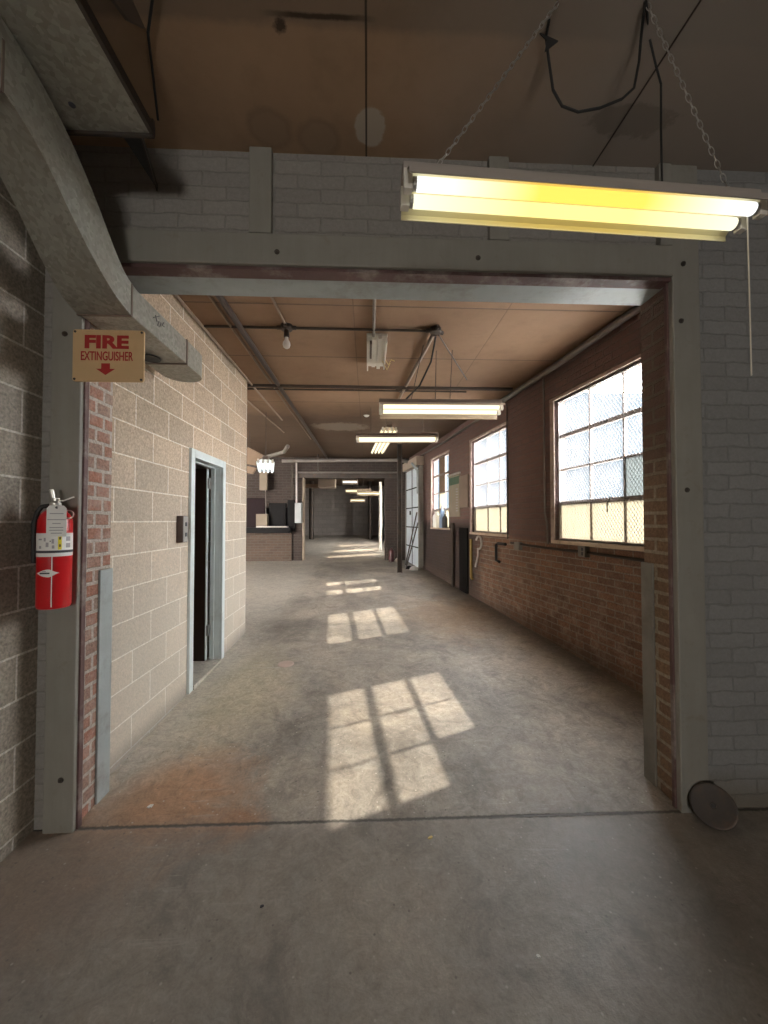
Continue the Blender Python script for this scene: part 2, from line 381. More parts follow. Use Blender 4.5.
def galv():
    t = NT('galvanised_duct_metal'); o = t.pos()
    vo = t.n('ShaderNodeTexVoronoi'); vo.inputs['Scale'].default_value = 62; t.l(o, vo.inputs['Vector'])
    n = t.noise(o, 4, 6, .6)
    c = t.mix(t.ramp(t.sep(vo.outputs['Color'])[0], 0, 1), (.25, .24, .205), (.37, .36, .315))
    c = t.mix(t.math('MULTIPLY', t.ramp(n, .4, .7), .5), c, (.27, .24, .19))
    t.l(c, t.b.inputs['Base Color']); t.b.inputs['Metallic'].default_value = .35; t.b.inputs['Roughness'].default_value = .48
    t.bump(t.noise(o, 30, 4), .06, .004); return t.m
M['galv'] = galv()
M['black'] = simple('black_rubber', (.022, .021, .020), .6, 0, .3)
M['darkmetal'] = simple('dark_iron', (.07, .058, .05), .55, .5, .3, 12, (.16, .09, .05), .5, .2)
M['conduit'] = simple('grey_conduit', (.19, .168, .148), .5, .3, .2, 8, (.14, .10, .07), .5)
M['conduit_dk'] = simple('brown_conduit', (.06, .043, .033), .55, .2, .3, 8)
M['pale_pipe'] = simple('pale_painted_pipe', (.50, .45, .40), .5, .1, .2, 8, (.25, .2, .15), .4)
M['white_enamel'] = simple('white_enamel', (.74, .70, .62), .4, 0, .08, 9, (.42, .34, .25), .3)
M['cream_enamel'] = simple('cream_enamel_reflector', (.88, .82, .58), .35, 0, .06, 9)
M['tan_enamel'] = simple('dusty_tan_enamel', (.42, .33, .25), .5, 0, .15, 9)
M['fixture_dk'] = simple('dusty_brown_housing', (.16, .12, .095), .6, .1, .2, 9)
M['fixture_grey'] = simple('grey_taupe_housing', (.40, .35, .31), .5, .1, .12, 9)
M['tan_pipe'] = simple('tan_painted_conduit', (.26, .19, .135), .55, .1, .2, 8)
M['zinc'] = simple('zinc_chain', (.55, .53, .50), .35, .8, .2, 30)
M['tube_yellow'] = emit('yellow_lit_tube', (1.0, .63, .10), 1.0, ((.90, .95, .93), .60))
M['tube_yellow2'] = emit('pale_yellow_lit_tube', (1.0, .78, .26), 1.0, ((.92, .88, .62), .60))
M['tube_warm'] = emit('warm_white_tube', (1.0, .90, .55), 1.3)
M['tube_cool'] = emit('cool_white_tube', (.85, .96, 1.0), 1.5)
M['frame_blue'] = simple('pale_blue_grey_gloss_paint', (.62, .68, .68), .4, 0, .08, 6, (.30, .27, .23), .35)
M['door_brown'] = simple('dark_brown_door', (.045, .022, .014), .4, 0, .3, 5)
M['steel'] = simple('worn_steel', (.45, .43, .40), .4, .7, .2, 20)
M['brownplate'] = simple('dark_brown_bakelite', (.07, .042, .035), .4, 0, .2)
M['sash'] = simple('weathered_steel_sash', (.21, .17, .15), .6, .2, .3, 14, (.48, .42, .36), .5, .3, 50)
M['sill'] = simple('flaking_cream_sill', (.62, .50, .38), .7, 0, .15, 12, (.30, .17, .10), .6, .3, 50)
M['revealwood'] = simple('flaking_window_casing', (.42, .32, .27), .75, 0, .25, 14, (.15, .075, .06), .7, .4, 50)
M['wire'] = simple('mesh_wire', (.30, .27, .26), .5, .4, .2)
def glass(name, tint, transl, mixf):
    t = NT(name); t.t.nodes.remove(t.b)
    o = t.pos(); n = t.noise(o, 3, 6, .65)
    a = t.n('ShaderNodeBsdfTransparent'); a.inputs[0].default_value = (*tint, 1)
    b = t.n('ShaderNodeBsdfTranslucent'); b.inputs[0].default_value = (*transl, 1)
    g = t.n('ShaderNodeBsdfGlossy'); g.inputs['Roughness'].default_value = .05; g.inputs[0].default_value = (.9, .9, .9, 1)
    mx = t.n('ShaderNodeMixShader'); m2 = t.n('ShaderNodeMixShader')
    t.l(t.math('MULTIPLY', n, mixf*2, clamp=True), mx.inputs[0]); t.l(a.outputs[0], mx.inputs[1]); t.l(b.outputs[0], mx.inputs[2])
    m2.inputs[0].default_value = .04; t.l(mx.outputs[0], m2.inputs[1]); t.l(g.outputs[0], m2.inputs[2])
    t.l(m2.outputs[0], t.out.inputs[0]); return t.m
M['glass'] = glass('dusty_window_glass', (.93, .96, 1.0), (.9, .93, .95), .003)
M['glass_yellow'] = glass('yellowed_obscure_glass', (.95, .80, .55), (.262, .25, .215), 3)
M['glass_sunblock'] = glass('sunblock_glass', (.9, .9, .9), (.165, .18, .185), 3)  # clouded to block direct sun and shape the patch on the floor
M['sign'] = simple('aged_tan_sign_enamel', (.62, .42, .22), .5, 0, .08, 7, (.45, .28, .13), .4)
M['signred'] = simple('sign_red_paint', (.42, .022, .020), .5, 0, .1)
M['ext_red'] = simple('red_gloss_enamel', (.56, .012, .016), .28, 0, .06)
M['paperwhite'] = simple('white_label', (.78, .77, .74), .5, 0, .05)
M['ink'] = simple('dark_print', (.05, .05, .06), .6)
M['greyink'] = simple('grey_print', (.38, .37, .38), .6)
M['yellow'] = simple('yellow_print', (.85, .68, .04), .5)
M['chrome'] = simple('nickel_metal', (.62, .60, .56), .3, .8, .1)
M['bulbglass'] = simple('frosted_bulb', (.80, .78, .75), .3)
M['card'] = simple('brown_cardboard', (.19, .125, .08), .8)
M['doorwhite'] = simple('pale_blue_white_door_panel', (.62, .68, .72), .5, 0, .07, 3, (.4, .42, .43), .3)
M['green'] = simple('green_header_board', (.055, .10, .06), .6)
M['board'] = simple('pale_notice_board', (.27, .225, .17), .6, 0, .15, 4)
M['board2'] = simple('buff_hardboard', (.22, .165, .125), .7, 0, .15, 4)
M['maroon_dk'] = simple('very_dark_maroon_enamel', (.014, .006, .007), .6, 0, .2, spec=.1)
M['dim_tan'] = simple('dull_tan_paint', (.20, .155, .11), .7, 0, .15, 5)
M['panelgrey'] = simple('grey_electrical_enamel', (.33, .34, .34), .45, .1, .1)
M['paneldark'] = simple('black_electrical_enamel', (.010, .009, .009), .6, 0, .2, spec=.08)
M['bluegrey'] = simple('blue_plastic', (.20, .28, .42), .5)
M['brass'] = simple('old_brass', (.45, .33, .12), .4, .7)
M['yellowwire'] = simple('yellow_wire', (.72, .55, .22), .5)
M['added_wall'] = simple('dim_blue_added_wall', (.025, .031, .036), .9, 0, .22, .35, spec=0)  # very dark colour for the added building that dims the window view
M['outside'] = simple('pale_yard_concrete', (.55, .53, .50), .8)
M['drain'] = simple('pinkish_cover', (.50, .38, .33), .6)

# ------------------------------------------------------------------ shell
Y0, Y1 = 1.94, 2.165
def slab(x0, x1, y0, y1, th=.2):
    return MB().hexa([(x0, y0, fz(y0)-th), (x1, y0, fz(y0)-th), (x1, y1, fz(y1)-th), (x0, y1, fz(y1)-th),
                      (x0, y0, fz(y0)), (x1, y0, fz(y0)), (x1, y1, fz(y1)), (x0, y1, fz(y1))])
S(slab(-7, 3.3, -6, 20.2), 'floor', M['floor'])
S(MB().box(-1.8, 3.4, -6, 1.94, 3.39, 3.55), 'ceiling', M['ceil_near'])
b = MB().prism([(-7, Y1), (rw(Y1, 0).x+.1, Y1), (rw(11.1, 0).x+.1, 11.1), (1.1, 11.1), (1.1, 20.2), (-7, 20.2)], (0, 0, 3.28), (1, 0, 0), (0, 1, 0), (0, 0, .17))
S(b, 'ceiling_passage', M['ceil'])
g = MB().box(3.5, 40, -25, 45, -.5, -.3); S(g, 'ground_outside', M['outside'])  # unseen ground, put in to bounce light onto the ceiling
S(MB().box(1.6, 17, 19.6, 34, -.4, 8.2), 'wall_outside_added', M['added_wall'])  # building added to dim the sky seen through the windows


LX, LXN = -1.46, -1.57
# near room
S(MB().box(LXN-.2, LXN, -6, Y0, -.3, CT), 'wall_left_near', M['block_near'])
S(MB().box(3.2, 3.4, -6, Y0, -.3, CT), 'wall_right_near', M['painted_r'])
DX0, DX1, DZ = -.55, .65, 2.0
b = MB().box(LXN, DX0, -6, -5.8, -.3, CT).box(DX1, 3.2, -6, -5.8, -.3, CT).box(DX0, DX1, -6, -5.8, DZ, CT).box(DX0, DX1, -6, -5.8, -.3, 1.15)  # opening added behind the camera to let sky light into the near room
S(b, 'wall_back_near', M['block_near'])
# wall with the wide opening
S(MB().box(LXN-.2, 1.72, Y0, Y1, 2.95, CT), 'wall_front_upper', M['painted'])
S(MB().box(1.70, 3.4, Y0, Y1, -.2, CT), 'wall_front_right', M['painted_r'])
S(MB().box(LXN-.01, -1.50, Y0, Y1, -.2, 2.95), 'wall_front_left', M['painted'])
S(MB().box(-1.52, -1.391, 1.956, Y1+.01, -.2, 2.79), 'wall_opening_left', M['pier_l'])
S(MB().box(1.580, 1.72, 1.955, Y1+.005, -.2, 2.79), 'wall_opening_right', M['pier_r'])
col_l = S(MB().box(-1.515, -1.375, 1.915, 1.965, -.1, 2.95), 'column_left', M['timber'], .006)
col_r = S(MB().box(1.567, 1.712, 1.915, 1.962, -.1, CT), 'column_right', M['timber'], .006)
S(MB().box(-1.377, -1.366, 1.935, 1.962, 0, 2.79), 'trim_1', M['maroon'], .002)
S(MB().box(1.558, 1.569, 1.945, 1.966, 0, 2.79), 'trim_2', M['maroon'], .002)
beam = S(MB().box(-1.60, 1.567, 1.905, Y1, 2.80, 2.955), 'beam', M['timber'], .006)
b = MB().box(-1.375, 1.567, 1.925, 2.00, 2.782, 2.80); b.cur = 0
S(b, 'trim_3', M['maroon'], .002)
S(MB().box(-1.385, 1.585, 2.0, Y1, 2.786, 2.80), 'trim_4', M['guard'])
for i, (a, c) in enumerate(((-.585, -.475), (.612, .715), (1.50, 1.564))):
    S(MB().box(a, c, 1.905, 1.945, 2.957, CT-.003), 'trim_%d' % (5+i), M['timber'], .004)
# bolts of the beam and columns
for (px, py, Yb, par) in ((277, 252, 1.904, beam), (478, 258, 1.904, beam), (683, 264, 1.914, col_r), (681, 321, 1.914, col_r), (687, 490, 1.914, col_r), (65, 334, 1.914, col_l), (61, 780, 1.914, col_l)):
    p = at(px, py, Yb)
    MB().lathe([(0, .0), (.013, .0), (.013, .003), (.008, .004), (.008, .010), (0, .011)], p, (0, -1, 0), 10).build('bolt', M['darkmetal'], par)

# passage: block wall with a doorway
DY0, DY1, DTOP = 3.25, 4.01, 2.13
b = MB().box(LX-.2, LX, Y1, DY0, -.1, PT).box(LX-.2, LX, DY1, 4.76, -.1, PT).box(LX-.2, LX, DY0, DY1, DTOP, PT)
S(b, 'wall_left', M['block'])
b = MB().box(-4, LX-.2, 4.56, 4.76, -.1, PT).box(-4.2, -4, Y1, 4.76, -.1, PT).box(-4, LXN, Y1, Y1+.15, -.1, PT)
S(b, 'wall_left_room', M['block_near'])
# right wall with three window openings
WT = .13
WIN = [(2.90, 4.22, 1.33, 2.87), (5.30, 6.47, 1.355, 2.875), (7.58, 8.66, 1.40, 2.90)]
b = MB(); y = Y1
for (a, c, z0, z1) in WIN:
    b.rbox(y, a, -.1, 3.4, 0, WT); b.rbox(a, c, -.1, z0, 0, WT); b.rbox(a, c, z1, 3.4, 0, WT); y = c
b.rbox(y, 11.1, -.1, 3.4, 0, WT)
S(b, 'wall_right', M['rbrick'])
# far wall with its opening (Y about 10.7)
FY = 10.7
OX0, OX1, OZ = -1.76, .475, 2.72
b = MB().box(OX1, 1.3, FY, FY+.3, 0, PT).box(OX0, OX1, FY, FY+.3, OZ, PT).box(-7, OX0, FY, FY+.3, 1.9, PT)
b.box(-2.05, OX0, FY, FY+.3, 0, 1.9).box(-7, -2.05, FY+.25, FY+.4, 0, 1.9)
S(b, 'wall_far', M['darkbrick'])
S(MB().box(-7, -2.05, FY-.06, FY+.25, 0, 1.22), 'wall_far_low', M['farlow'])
S(MB().box(OX0-.006, OX0+.012, FY-.02, FY+.3, fz(FY), OZ+.05), 'trim_8', M['tan_enamel'], .004)
S(MB().box(OX0-.3, OX1+.35, FY-.04, FY, OZ, OZ+.10), 'trim_9', M['darkmetal'], .004)
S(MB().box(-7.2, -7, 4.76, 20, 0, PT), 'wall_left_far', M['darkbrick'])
# room beyond the opening
S(MB().box(-7, 3, 19.2, 19.4, .5, PT), 'wall_beyond', M['farwall'])
b = MB(); y = 11.0; XR = 1.02
for (a, c) in ((12.1, 12.5), (13.4, 13.9), (15.0, 15.5)):
    b.box(XR, XR+.12, y, a, .3, PT).box(XR, XR+.12, a, c, .3, 1.25).box(XR, XR+.12, a, c, 3.0, PT); y = c
b.box(XR, XR+.12, y, 19.2, .3, PT)
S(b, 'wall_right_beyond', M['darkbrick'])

# ------------------------------------------------------------------ windows
def make_window(i, Ya, Yb, z0, z1, cols, rows, yellow, boarded=None, cloudy=()):  # cloudy: panes made to block direct sun
    w = bpy.data.objects.new('window_%d' % i, None); COL.objects.link(w); w['kind'] = 'structure'
    w.location = rw((Ya+Yb)/2, z0); OFF[w] = V(w.location)
    fr = MB(); t = .022; o0, o1 = .045, .085
    fr.rbox(Ya, Ya+t, z0, z1, o0, o1).rbox(Yb-t, Yb, z0, z1, o0, o1).rbox(Ya, Yb, z0, z0+t, o0, o1).rbox(Ya, Yb, z1-t, z1, o0, o1)
    fr.build('frame', M['sash'], w, bevel=.002)
    bars = MB()
    for yy in cols: bars.rbox(yy-.009, yy+.009, z0+t, z1-t, .05, .08)
    for j, zz in enumerate(rows):
        h = .021 if j in (0, len(rows)-1) else .010
        bars.rbox(Ya+t, Yb-t, zz-h, zz+h, .046, .084)
    bars.build('glazing_bars', M['sash'], w)
    ys = [Ya]+sorted(cols)+[Yb]; zs = [z0]+list(rows)+[z1]
    pc = MB(); py = MB(); pz_ = MB()
    for a in range(len(ys)-1):
        for c in range(len(zs)-1):
            if boarded and (a, c) in boarded: continue
            (pz_ if (a, c) in cloudy else py if (a, c) in yellow else pc).rbox(ys[a]+.009, ys[a+1]-.009, zs[c]+.009, zs[c+1]-.009, .062, .066)
    p = pc.build('panes', M['glass'], w)
    q = py.build('yellowed_panes', M['glass_yellow'], w); q['label'] = 'yellowed cloudy panes'
    if pz_.v: pz_.build('sunblock_pane', M['glass_sunblock'], w)  # pane clouded only to keep direct sun off the floor
    if boarded:
        bb = MB()
        for (a, c) in boarded: bb.rbox(ys[a]+.01, ys[a+1]-.01, zs[c]+.01, zs[c+1]-.01, .050, .068)
        bb.build('board', M['card'], w)
    sl = MB().rbox(Ya-.06, Yb+.04, z0-.035, z0, -.03, .13); sl.build('sill', M['sill'], w, bevel=.004)
    cs = MB().rbox(Yb, Yb+.07, z0-.03, z1+.03, -.012, .02).rbox(Ya-.05, Yb+.07, z1, z1+.035, -.015, .02)
    cs.build('casing', M['revealwood'], w, bevel=.004)
    return w
def wire_guard(w, Ya, Yb, z0, z1, dx=.036, dz=.050, off=.036, r=.0017):
    mb = MB(); W_ = Yb-Ya; H_ = z1-z0; k = dz/dx
    def clip(c, s):   # z = c + s*k*(y)
        pts = []
        for y_ in (0, W_):
            z_ = c+s*k*y_
            if 0 <= z_ <= H_: pts.append((y_, z_))
        for z_ in (0, H_):
            y_ = (z_-c)/(s*k)
            if 0 < y_ < W_: pts.append((y_, z_))
        return sorted(pts)[:2] if len(pts) >= 2 else None
    n = int((H_+k*W_)/dz)+2
    for i in range(-n, n*2):
        for s_ in (1, -1):
            q = clip(i*dz, s_)
            if q:
                a, b_ = q
                mb.tube([rw(Ya+a[0], z0+a[1], off+.001*s_), rw(Ya+b_[0], z0+b_[1], off+.001*s_)], r, 4, False)
    mb.rbox(Ya, Ya+.012, z0, z1, off-.006, off+.006).rbox(Yb-.012, Yb, z0, z1, off-.006, off+.006)
    mb.rbox(Ya, Yb, z0, z0+.012, off-.006, off+.006).rbox(Ya, Yb, z1-.012, z1, off-.006, off+.006)
    mb.build('wire_guard', M['wire'], w)
w1 = make_window(1, 2.90, 4.22, 1.33, 2.87, [3.315, 3.735], [1.735, 2.10, 2.468], {(0, 0), (1, 0), (2, 0)}, None, {(0, 1)})  # one pane clouded to cut the notch in the sun patch
wire_guard(w1, 2.91, 4.20, 1.34, 2.86)
w2 = make_window(2, 5.30, 6.47, 1.355, 2.875, [5.59, 5.99], [1.765, 2.13, 2.49], {(0, 0), (1, 0), (2, 0)})
wire_guard(w2, 5.31, 6.45, 1.365, 2.86, .045, .06)
w3 = make_window(3, 7.58, 8.66, 1.40, 2.90, [7.94, 8.30], [1.78, 2.14, 2.52], {(0, 0), (1, 0), (2, 0), (1, 1)}, {(1, 3), (1, 2)})
# latch of the first window
tag(MB().tube([rw(3.45, 1.76, .03), rw(3.46, 1.70, .0), rw(3.47, 1.62, .01)], .006, 6).build('window_latch', M['darkmetal'], off=rw(3.45, 1.7)), 'bent dark latch handle on the big wire-guarded window', 'latch')

# ------------------------------------------------------------------ door in the block wall
d = bpy.data.objects.new('door_1', None); COL.objects.link(d); d['kind'] = 'structure'; d.location = (LX, DY0, fz(DY0)); OFF[d] = V(d.location)
fm = MB(); cw = .075
def casing(mb, y0, y1, zt, cw):
    zb = 0
    mb.box(LX-.002, LX+.022, y0, y0+cw, zb, zt).box(LX-.002, LX+.022, y1-cw, y1, zb, zt).box(LX-.002, LX+.022, y0+cw, y1-cw, zt-cw, zt)
    mb.box(LX-.095, LX-.003, y0, y0+cw, zb, zt).box(LX-.095, LX-.003, y1-cw, y1, zb, zt).box(LX-.095, LX-.003, y0+cw, y1-cw, zt-cw, zt)
    mb.box(LX-.094, LX-.055, y0+cw, y0+cw+.014, zb, zt-cw).box(LX-.094, LX-.055, y1-cw-.014, y1-cw, zb, zt-cw).box(LX-.094, LX-.055, y0+cw, y1-cw, zt-cw-.014, zt-cw)
casing(fm, DY0-.005, DY1+.005, 2.14, .07)
fm.build('door_frame', M['frame_blue'], d, bevel=.003)
yl = DY1-.085
lf = MB().box(-2.28, -1.578, yl-.042, yl, fz(3.9)+.012, 2.055); leaf = lf.build('door_leaf', M['door_brown'], d, bevel=.003)
MB().box(-1.580, -1.572, yl-.042, yl, fz(3.9)+.012, 2.055).build('leaf_edge', M['frame_blue'], leaf)
for zz in (.42, 1.86):
    MB().box(-1.575, -1.556, yl-.03, yl+.012, zz, zz+.10).tube([(-1.565, yl+.006, zz-.005), (-1.565, yl+.006, zz+.105)], .009, 8).build('hinge', M['steel'], d)
MB().lathe([(0, 0), (.012, 0), (.012, .03), (.028, .04), (.03, .06), (.015, .075), (0, .076)], (-2.20, yl-.042, 1.1), (0, -1, 0), 14).build('knob', M['brass'], leaf, smooth=True)
S(MB().box(LX-.2, LX+.03, DY0+.065, DY1-.065, 0, fz(DY1)+.006), 'trim_10', M['floor'])

# switch box left of the door
t_ = thing('switch_box', 'small brown switch box with a steel face plate beside the doorway', 'switch', (LX, 3.03, 1.37))
MB().box(LX, LX+.05, 3.045, 3.125, 1.375, 1.58).build('box', M['brownplate'], t_, bevel=.003)
pl = MB().box(LX+.05, LX+.054, 3.05, 3.12, 1.38, 1.575).build('face_plate', M['steel'], t_)
for zz in (1.50, 1.42): MB().box(LX+.054, LX+.058, 3.075, 3.095, zz, zz+.03).build('push_button', M['ink'], pl)

# ------------------------------------------------------------------ steel corner guards
o = MB().prism([(-1.392, 2.085), (-1.380, 2.085), (-1.380, Y1+.018), (-1.459, Y1+.018), (-1.459, Y1+.010), (-1.392, Y1+.010)], (0, 0, fz(2.1)), (1, 0, 0), (0, 1, 0), (0, 0, 1.285-fz(2.1)))
tag(o.build('corner_guard', M['guard'], bevel=.002), 'blue grey steel corner guard on the left brick jamb', 'corner guard', 'corner guards at the opening')
o = MB().prism([(1.584, 2.095), (1.568, 2.095), (1.568, Y1+.018), (1.70, Y1+.018), (1.70, Y1+.006), (1.584, Y1+.006)], (0, 0, fz(2.1)), (1, 0, 0), (0, 1, 0), (0, 0, 1.305-fz(2.1)))
tag(o.build('corner_guard', M['guard_dk'], bevel=.002), 'olive grey steel corner guard on the right brick jamb under the window', 'corner guard', 'corner guards at the opening')

# ------------------------------------------------------------------ fluorescent lights
def make_light(name, label, c, yaw, L, housing, refl, tubes, tubemats, tilt=0.0, ends=None, hang=(), chain=True, group='fluorescent lights', k=1.0, pull=None, roll=0.0, drop=.040):
    root = thing(name, label, 'light', c, group); root.rotation_euler = (roll, tilt, yaw)
    h = L/2; tubes = [q*k for q in tubes]
    # cross section in local (y, z): channel on top, sloped wings with a lip
    hb = MB().box(-h, h, -.045*k, .045*k, .0, .055*k); hb.build('housing', housing, root, local=True, bevel=.004)
    for s_, nm in ((-1, 'near'), (1, 'far')):
        yw, zw = .132*s_*k, -drop*k
        p = [(.045*s_*k, .012), (.045*s_*k, .008), (yw, zw), (yw, zw-.018), (yw+.004*s_, zw-.018), (yw+.004*s_, zw+.003)]
        MB().prism(p, (-h*.985, 0, 0), (0, 1, 0), (0, 0, 1), (L*.985, 0, 0)).build('reflector', housing if s_ < 0 and ends == 'split' else refl, root, local=True)
    MB().box(-h*.985, h*.985, -.046, .046, -.004, .001).build('tray', refl, root, local=True)
    for j, yt in enumerate(tubes):
        r = .0205
        MB().lathe([(0, -h+.03), (r*.8, -h+.032), (r, -h+.045), (r, h-.045), (r*.8, h-.032), (0, h-.03)], (0, yt, -.040), (1, 0, 0), 16).build('tube', tubemats[j % len(tubemats)], root, smooth=True, local=True)
        for e in (-1, 1):
            MB().box(min(e*(h-.028), e*h), max(e*(h-.028), e*h), yt-.014, yt+.014, -.066, .0).build('socket', M['white_enamel'], root, local=True, bevel=.002)
            MB().tube([(e*(h-.030), yt, -.040), (e*(h-.052), yt, -.040)], .0195, 14).build('tube_cap', M['steel'], root, local=True)
    R = Matrix.Rotation(yaw, 4, 'Z') @ Matrix.Rotation(tilt, 4, 'Y') @ Matrix.Rotation(roll, 4, 'X'); Ri = R.inverted()
    for (xl, top) in hang:
        a = V((xl, 0, .055*k)); b_ = Ri @ (V(top)-V(c)); mb = MB()
        if chain:
            n = max(4, int((b_-a).length/.026)); dv = (b_-a)/n; dn = dv.normalized(); e1 = dn.orthogonal().normalized(); e2 = dn.cross(e1)
            for q in range(n):
                cc = a+dv*(q+.5); s1 = e1 if q % 2 else e2; hl = dv.length*.5+.004; pth = []
                for m_ in range(10):
                    an = 2*PI*m_/10; pth.append(cc + dn*(math.cos(an)*hl) + s1*(math.sin(an)*.0065))
                mb.tube(pth, .0016, 5, closed=True)
            # the open hook on the housing
            mb.tube([a+V((-.02, 0, 0)), a+V((-.008, 0, .022)), a+V((.01, 0, .024)), a+V((.018, 0, 0))], .0022, 5)
            mb.build('chain', M['zinc'], root, local=True)
        else:
            mb.tube([a, b_], .004, 5); mb.build('hanger', M['conduit_dk'], root, local=True)
    if pull:
        MB().tube(pull, .0022, 5).build('pull_cord', M['white_enamel'], root, local=True)
    return root
C1 = V((.735, 1.27, 2.650))
pc = [V((.58, -.02, -.03)), V((.582, -.02, -.32)), V((.583, -.02, -.61))]
make_light('fluorescent_light', 'large yellow-lit twin tube light on chains in the foreground', C1, math.radians(2.5), 1.25, M['fixture_grey'], M['cream_enamel'],
           (-.050, .046), (M['tube_yellow'], M['tube_yellow2']), ends='split', k=.70, drop=.056, hang=((-.52, tuple(atz(558, 3, CT))), (.54, tuple(atz(647, 3, CT)))), pull=pc)
make_light('fluorescent_light', 'twin tube hanging light left of the second window, nearest in the passage', V((.74, 3.92, 2.71)), math.radians(-1), 1.25, M['fixture_dk'], M['tan_enamel'],
           (-.045, .045), (M['tube_warm'],), hang=((-.3, (.55, 3.80, PT)), (.1, (.86, 3.9, PT)), (-.05, (.70, 3.92, PT))), chain=False, roll=math.radians(-17), drop=.05)
make_light('fluorescent_light', 'dusty twin tube light crossing the passage, second in from the opening', V((.45, 5.95, 2.83)), math.radians(-3), 1.25, M['fixture_dk'], M['tan_enamel'],
           (-.045, .045), (M['tube_warm'],), hang=((-.4, (.05, 5.95, PT)), (.4, (.85, 5.95, PT))), chain=False, roll=math.radians(-6), drop=.030)
make_light('fluorescent_light', 'four tube light running lengthwise behind the crosswise passage light', V((.27, 7.15, 3.02)), math.radians(94), 2.1, M['fixture_dk'], M['tan_enamel'],
           (-.105, -.035, .035, .105), (M['tube_warm'],), hang=((-.7, (.30, 6.4, PT)), (.7, (.22, 7.9, PT))), chain=False)
# lights in the far left area and in the room beyond
make_light('fluorescent_light', 'cool white four tube light by the cardboard baffle far left', V((-1.72, 6.65, 2.49)), math.radians(104), 1.25, M['fixture_dk'], M['white_enamel'],
           (-.105, -.035, .035, .105), (M['tube_cool'],), hang=((-.4, (-1.62, 6.26, PT)), (.4, (-1.82, 7.04, PT))), chain=False)
for (x0, x1, py, Yd, lab) in ((342, 358, 481, 13.0, 'short bright tube light just inside the far opening'), (345, 371, 490, 14.0, 'long dim tube light beyond the far opening'),
                        (357, 380, 492.5, 13.2, 'tube light against the white pipes beyond the far opening'), (350, 365, 499.5, 16.5, 'lowest tube light beyond the far opening')):
    a = at(x0, py, Yd); b_ = at(x1, py, Yd)
    make_light('fluorescent_light', lab, (a+b_)/2, 0, (b_-a).length, M['fixture_dk'], M['tan_enamel'], (0.0,), (M['tube_cool'] if x0 == 342 else M['tube_warm'],),
               hang=((-.2, ((a.x+b_.x)/2-.2, Yd, PT)), (.2, ((a.x+b_.x)/2+.2, Yd, PT))), chain=False, roll=math.radians(-25))

# the stripped ceiling fixture with loose wires
a = atz(366, 333, PT-.05); zt = PT
t_ = thing('stripped_light', 'stripped white ceiling fixture with loose yellow wires, no tubes', 'light fixture', (.06, 4.05, zt))
x0, x1, ya, yb = -.01, .185, 3.58, 4.30
MB().box(x0, x1, ya, yb, zt-.02, zt).build('back_plate', M['white_enamel'], t_, bevel=.002)
for q, xx in enumerate((x0+.008, x0+.07, x0+.125, x1-.008)):
    w_ = .007 if q in (0, 3) else .018
    MB().box(xx-w_, xx+w_, ya+.02*(q % 2), yb-.05*(q % 2), zt-.075 if q in (0, 3) else zt-.05, zt-.02).build('rail', M['white_enamel'], t_, bevel=.002)
MB().box(x0+.03, x0+.05, ya+.1, ya+.45, zt-.05, zt-.02).build('ballast', M['fixture_dk'], t_)
MB().tube([(x1-.02, 4.0, zt-.04), (x1+.03, 4.05, zt-.10), (x1+.06, 4.02, zt-.06), (x1+.09, 3.98, zt-.09)], .004, 5).tube([(x1-.03, 4.1, zt-.04), (x1+.02, 4.12, zt-.13), (x1+.05, 4.06, zt-.08)], .004, 5).build('loose_wires', M['yellowwire'], t_)

# ------------------------------------------------------------------ ceiling conduits, junction boxes and bulb
def pipe(name, label, path, r, m, cat='conduit', group=None, n=8):
    o = MB().tube(path, r, n).build(name, m, off=path[0], smooth=True)
    return tag(o, label, cat, group)
zc = PT-.025
G = 'conduits on the passage ceiling'
pipe('conduit', 'dark pipe running lengthwise along the left of the passage ceiling', [V((-1.12, 2.30, zc-.02)), V((-1.11, 6, zc-.02)), V((-1.09, 10.5, zc-.02))], .026, M['conduit_dk'], group=G)
pipe('conduit', 'thin pale conduit beside the dark lengthwise ceiling pipe', [V((-1.21, 2.30, zc)), V((-1.20, 6, zc)), V((-1.19, 8.2, zc))], .011, M['tan_pipe'], group=G)
pipe('conduit', 'pale conduit along the top of the block wall', [V((-1.435, 2.30, 3.225)), V((-1.435, 4.7, 3.225)), V((-1.44, 6.6, 3.24))], .012, M['tan_pipe'], group=G)
pipe('conduit', 'crosswise conduit feeding the bare bulb', [V((-1.44, 3.46, zc)), V((-.9, 3.46, zc)), V((.55, 3.46, zc))], .012, M['conduit_dk'], group=G)
pipe('conduit', 'short pale conduit from the beam to the bare bulb', [V((-.77, 2.25, zc)), V((-.72, 3.40, zc))], .011, M['tan_pipe'], group=G)
pipe('conduit', 'short conduit from the beam to the stripped ceiling fixture', [V((.045, 2.25, zc)), V((.055, 3.58, zc))], .013, M['conduit'], group=G)
pipe('conduit', 'thick crosswise pipe behind the stripped ceiling fixture', [V((-1.9, 4.88, zc-.03)), V((.3, 4.88, zc-.03)), V((1.85, 4.88, zc-.03))], .022, M['conduit_dk'], group=G)
pipe('conduit', 'thin crosswise pipe just behind the thick one', [V((-1.9, 5.06, zc-.01)), V((1.3, 5.06, zc-.01))], .012, M['conduit_dk'], group=G)
pipe('conduit', 'pale conduit running back from the right junction box', [V((.60, 3.5, zc-.01)), V((.46, 5.1, zc-.01)), V((.38, 6.2, zc-.01))], .02, M['tan_pipe'], group=G)
pipe('cable', 'slack black cable from the right junction box to the hanging light', [V((.62, 3.5, zc-.03)), V((.61, 3.7, zc-.18)), V((.52, 3.85, zc-.36)), V((.38, 3.95, zc-.48))], .009, M['black'], 'cable')
